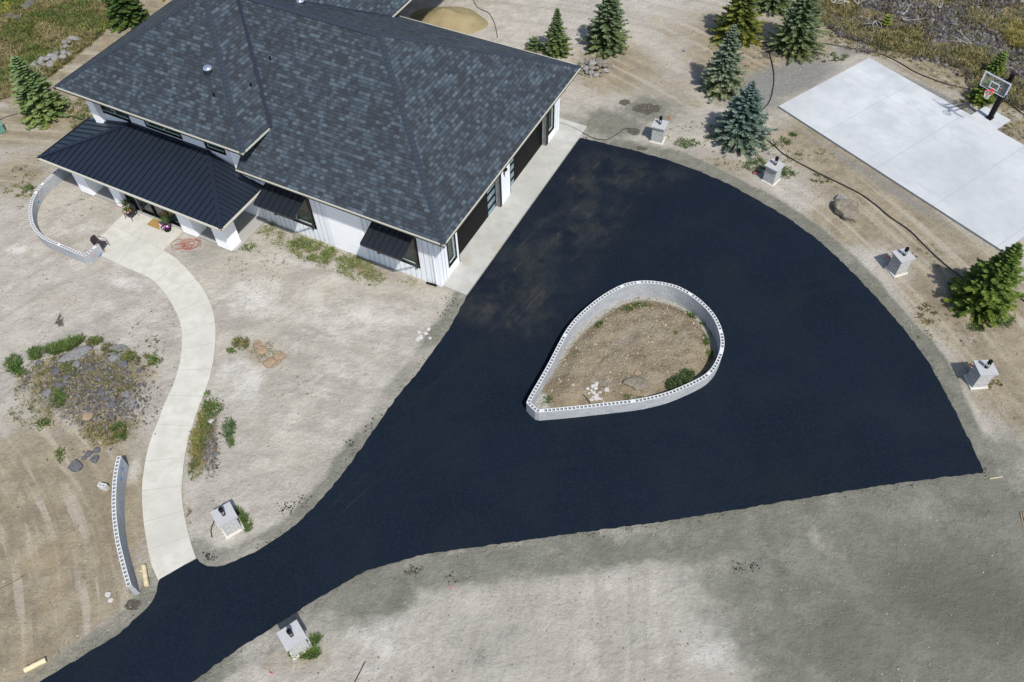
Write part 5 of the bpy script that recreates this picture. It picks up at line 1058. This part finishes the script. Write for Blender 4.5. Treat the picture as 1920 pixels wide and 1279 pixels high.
patch(W_, 122, 651, 38, 9, 110, [(.10, .16, .035), (.08, .13, .03), (.13, .17, .05)], (.15, .4), .14, (14, 24), rot=-18); patch(W_, 26, 685, 12, 14, 60, GR, (.15, .35)); patch(W_, 40, 700, 10, 8, 25, GR); patch(W_, 68, 664, 12, 12, 60, GR, (.15, .3)); patch(W_, 176, 642, 14, 8, 50, GR + OLV); patch(W_, 206, 655, 10, 8, 35, OLV); patch(W_, 224, 659, 8, 5, 25, GR); patch(W_, 245, 672, 12, 10, 45, GR + OLV); patch(W_, 133, 700, 14, 10, 50, OLV[:2] + GR[1:2]); patch(W_, 118, 756, 13, 14, 60, GR, (.1, .3)); patch(W_, 190, 735, 60, 30, 260, DRY + OLV, (.06, .2), .16); patch(W_, 140, 725, 110, 68, 900, DRY + OLV + [(.10, .085, .06), (.14, .12, .09)], (.04, .15), .16); patch(W_, 60, 780, 40, 26, 60, GR + OLV, (.05, .15)); patch(W_, 88, 800, 14, 8, 20, GR); patch(W_, 195, 815, 40, 24, 150, OLV + DRY, (.06, .2)); patch(W_, 225, 812, 14, 16, 40, GR); patch(W_, 117, 855, 8, 12, 20, GR); patch(W_, 280, 680, 26, 14, 30, OLV + GR[:1]); patch(W_, 290, 655, 20, 30, 16, GR, (.04, .12), .08); patch(W_, 290, 680, 12, 8, 12, GR)
o = weeds('weeds', W_, 2); o['label'] = 'green and dry weeds covering the rocky outcrop left of the walkway'
W_ = []
patch(W_, 452, 645, 15, 10, 60, OLV + GR[1:2], (.08, .25)); patch(W_, 434, 660, 6, 5, 14, GR); patch(W_, 500, 665, 32, 22, 40, GR + OLV, (.05, .14)); patch(W_, 384, 800, 12, 50, 130, GR + OLV, (.1, .3), rot=8); patch(W_, 370, 810, 10, 50, 150, [(.26, .24, .07), (.20, .19, .06), (.30, .24, .11)], (.1, .3), rot=6); patch(W_, 405, 765, 15, 15, 40, GR); patch(W_, 430, 805, 12, 20, 60, [(.07, .13, .05), (.06, .11, .04)], (.08, .22)); patch(W_, 434, 830, 6, 8, 16, GR); patch(W_, 360, 880, 18, 20, 40, OLV + GR); patch(W_, 380, 735, 12, 14, 22, GR); patch(W_, 350, 990, 8, 50, 40, GR + OLV, (.05, .12), .07); patch(W_, 455, 975, 10, 22, 60, GR, (.1, .25), rot=-30); patch(W_, 570, 1222, 26, 12, 60, [(.12, .20, .04), (.09, .15, .03)], (.12, .3)); patch(W_, 590, 1200, 12, 10, 20, GR); patch(W_, 550, 700, 60, 60, 24, GR + DRY, (.03, .1), .06); patch(W_, 330, 540, 20, 60, 18, GR, (.04, .1), .06); patch(W_, 300, 820, 18, 60, 26, GR + OLV, (.04, .1), .06); patch(W_, 40, 350, 30, 40, 50, OLV, (.05, .2)); patch(W_, 50, 353, 10, 6, 20, GR[1:], (.1, .2)); patch(W_, 155, 385, 30, 20, 10, GR, (.03, .08), .06); patch(W_, 150, 215, 20, 30, 90, GR + OLV, (.1, .3)); patch(W_, 480, 500, 60, 30, 60, [(.12, .12, .08), (.09, .1, .05)], (.03, .07), .05); patch(W_, 300, 640, 60, 60, 50, [(.12, .12, .08), (.08, .1, .05)], (.03, .07), .05)
o = weeds('weeds', W_, 3); o['label'] = 'scattered weed tufts beside the walkway and pillars'
W_ = []
patch(W_, 1290, 270, 22, 8, 40, GR, (.08, .2)); patch(W_, 1420, 312, 26, 12, 70, GR, (.08, .22)); patch(W_, 1475, 325, 14, 10, 30, GR); patch(W_, 1415, 295, 90, 25, 110, GR + OLV, (.04, .14)); patch(W_, 1488, 252, 6, 4, 14, GR); patch(W_, 1460, 265, 22, 10, 26, GR + OLV); patch(W_, 1530, 290, 40, 12, 26, GR, (.04, .12), .08); patch(W_, 1540, 335, 20, 10, 16, OLV); patch(W_, 1880, 605, 22, 12, 50, GR, (.08, .2)); patch(W_, 1830, 615, 14, 8, 26, GR); patch(W_, 1780, 610, 80, 40, 60, OLV + DRY, (.04, .12), .08); patch(W_, 1740, 590, 20, 20, 24, OLV); patch(W_, 1720, 480, 50, 30, 24, GR, (.04, .1), .06); patch(W_, 1630, 85, 90, 18, 240, OLV + DRY, (.06, .22), rot=12); patch(W_, 1651, 87, 8, 5, 30, GR, (.1, .2)); patch(W_, 1560, 108, 40, 8, 36, GR + OLV); patch(W_, 1310, 255, 60, 30, 50, OLV + DRY, (.04, .12), .08); patch(W_, 1900, 240, 30, 40, 110, OLV + DRY, (.05, .2)); patch(W_, 1795, 195, 30, 20, 50, DRY, (.05, .2)); patch(W_, 1860, 720, 20, 10, 22, OLV + DRY, (.05, .15)); patch(W_, 1400, 95, 90, 30, 110, OLV + DRY, (.04, .14), .1); patch(W_, 1760, 130, 90, 22, 220, DRY, (.04, .16), rot=32); patch(W_, 1000, 95, 20, 8, 40, GR + OLV, (.1, .25))
o = weeds('weeds', W_, 4); o['label'] = 'sparse weeds on the slope around the lamp pillars and court slab'
# meadow top left
W_ = []; gI = grass.reshape(ny, nx)
while len(W_) < 5600:
    g = G2(rnd.uniform(-30, 290), rnd.uniform(-30, 290)); v_ = bval(gI, *g)
    if onhard(*g) or v_ < .5 or g[0] > -18: continue
    k = noise.noise(Vector((g[0] * .3, g[1] * .3, 2))); pal = (DRY if k > .22 else (OLV + DRY[:2] if k > -.05 else GR[:3] + OLV + [(.16, .18, .03)]))
    W_.append((g[0], g[1], .18, rnd.uniform(.12, .42), rnd.randint(6, 11), rnd.choice(pal)))
patch(W_, 105, 105, 50, 9, 220, [(.08, .15, .05), (.07, .13, .03)], (.12, .3), rot=-35); patch(W_, 10, 20, 14, 10, 60, [(.45, .38, .04), (.12, .15, .04)], (.2, .5))
o = weeds('meadow_grass', W_, 5, w=.024); o['label'] = 'wild green and dry meadow grass at the top left'
W_ = []
while len(W_) < 6000:
    g = G2(rnd.uniform(1540, 1960), rnd.uniform(-40, 230)); v_ = bval(gI, *g)
    if onhard(*g) or v_ < .38: continue
    k = noise.noise(Vector((g[0] * .28, g[1] * .28, 8)))
    if k < -.02 and rnd.random() < .8: continue
    pal = DRY + OLV if k > .1 else [(.12, .10, .08), (.15, .13, .10), (.20, .17, .10), (.12, .12, .05)]
    W_.append((g[0], g[1], .2, rnd.uniform(.10, .4), rnd.randint(6, 11), rnd.choice(pal)))
patch(W_, 1905, 70, 22, 22, 160, [(.26, .22, .06), (.18, .18, .05), (.32, .27, .10)], (.3, .6)); patch(W_, 1848, 105, 30, 16, 60, GR + OLV, (.1, .3))
o = weeds('dry_brush', W_, 6, w=.024); o['label'] = 'dry brush and grass on the dark rocky slope at the top right'
# dead branches
br = MB()
for (x, y) in ((1600, 5), (1592, 10), (1690, 32), (1606, 14), (1760, 20), (1560, 12), (1690, 40), (1820, 85), (1640, 42)):
    g = G(x, y); a = rnd.random() * 6.28
    for k in range(4):
        a2 = a + rnd.uniform(-.8, .8); p = Vector((g.x, g.y, gz(g.x, g.y) + .2)); pts = [p]
        for j in range(4): a2 += rnd.uniform(-.5, .5); p = p + Vector((math.cos(a2), math.sin(a2), rnd.uniform(-.1, .35))) * .42; pts.append(p)
        br.tube(pts, [.03, .025, .02, .014, .008], 4)
tag(br.build('dead_branches', simple('bleached_wood', (.34, .32, .29), .9)), kind='stuff')
# island weeds and shrub
W_ = []
def ip(px, py, n, rx=6, ry=4, h=(.08, .2)):
    for _ in range(n):
        g = G2(px + rnd.gauss(0, rx), py + rnd.gauss(0, ry), .2)
        if inside(np.array([g]), rp_)[0] and pdist(np.array([g]), rp_, True)[0] > .15: W_.append((g[0], g[1], .1, rnd.uniform(*h), rnd.randint(8, 14), rnd.choice(GR)))
ip(1180, 575, 12); ip(1200, 568, 20, 8, 3); ip(1126, 603, 14, 4, 3); ip(1300, 582, 16, 5, 3); ip(1268, 622, 5, 2, 2); ip(1327, 635, 14, 3, 6); ip(1332, 662, 14, 3, 6); ip(1030, 750, 14, 3, 5); ip(1177, 742, 10, 5, 2); ip(1200, 744, 8, 5, 2); ip(1318, 598, 6, 4, 3)
o = weeds('weeds', W_, 7, izf); o['label'] = 'weed tufts on the soil inside the teardrop wall'
def shrub(px, py, r, h, seed, label, zb, pal):
    g = G(px, py, zb); root = empty('shrub', (g.x, g.y, zb), 0, label=label, cat='shrub'); rr = random.Random(seed); tk = MB(); cr = MB()
    for k in range(22):
        a = rr.random() * 6.28; l_ = rr.uniform(.4, 1); tip = Vector((math.cos(a) * r * l_, math.sin(a) * r * l_, h * rr.uniform(.55, 1))); tk.tube([(0, 0, -.05), tuple(tip * .6 + Vector((0, 0, .05))), tuple(tip)], [.014, .01, .004], 4)
        for _ in range(60):
            u = rr.uniform(.3, 1.05); p = tip * u + Vector((rr.gauss(0, .07), rr.gauss(0, .07), rr.gauss(0, .06))); d = Vector((rr.gauss(0, 1), rr.gauss(0, 1), rr.gauss(0, .6))).normalized() * .06; s_ = d.orthogonal().normalized() * .022; cc = [q * rr.uniform(.7, 1.3) for q in rr.choice(pal)]
            cr.poly([p - d, p + s_, p + d, p - s_], 0, c=cc)
    tk.build('stems', M['bark'], root); cr.build('crown', M['leaf'], root)
shrub(1264, 726, .42, .5, 1, 'left of the two dark green shrubs against the inside of the teardrop wall', .05, [(.04, .075, .02), (.06, .10, .03)]); shrub(1287, 716, .5, .6, 2, 'right and larger of the two dark green shrubs inside the teardrop wall', .05, [(.04, .075, .02), (.06, .10, .03)])
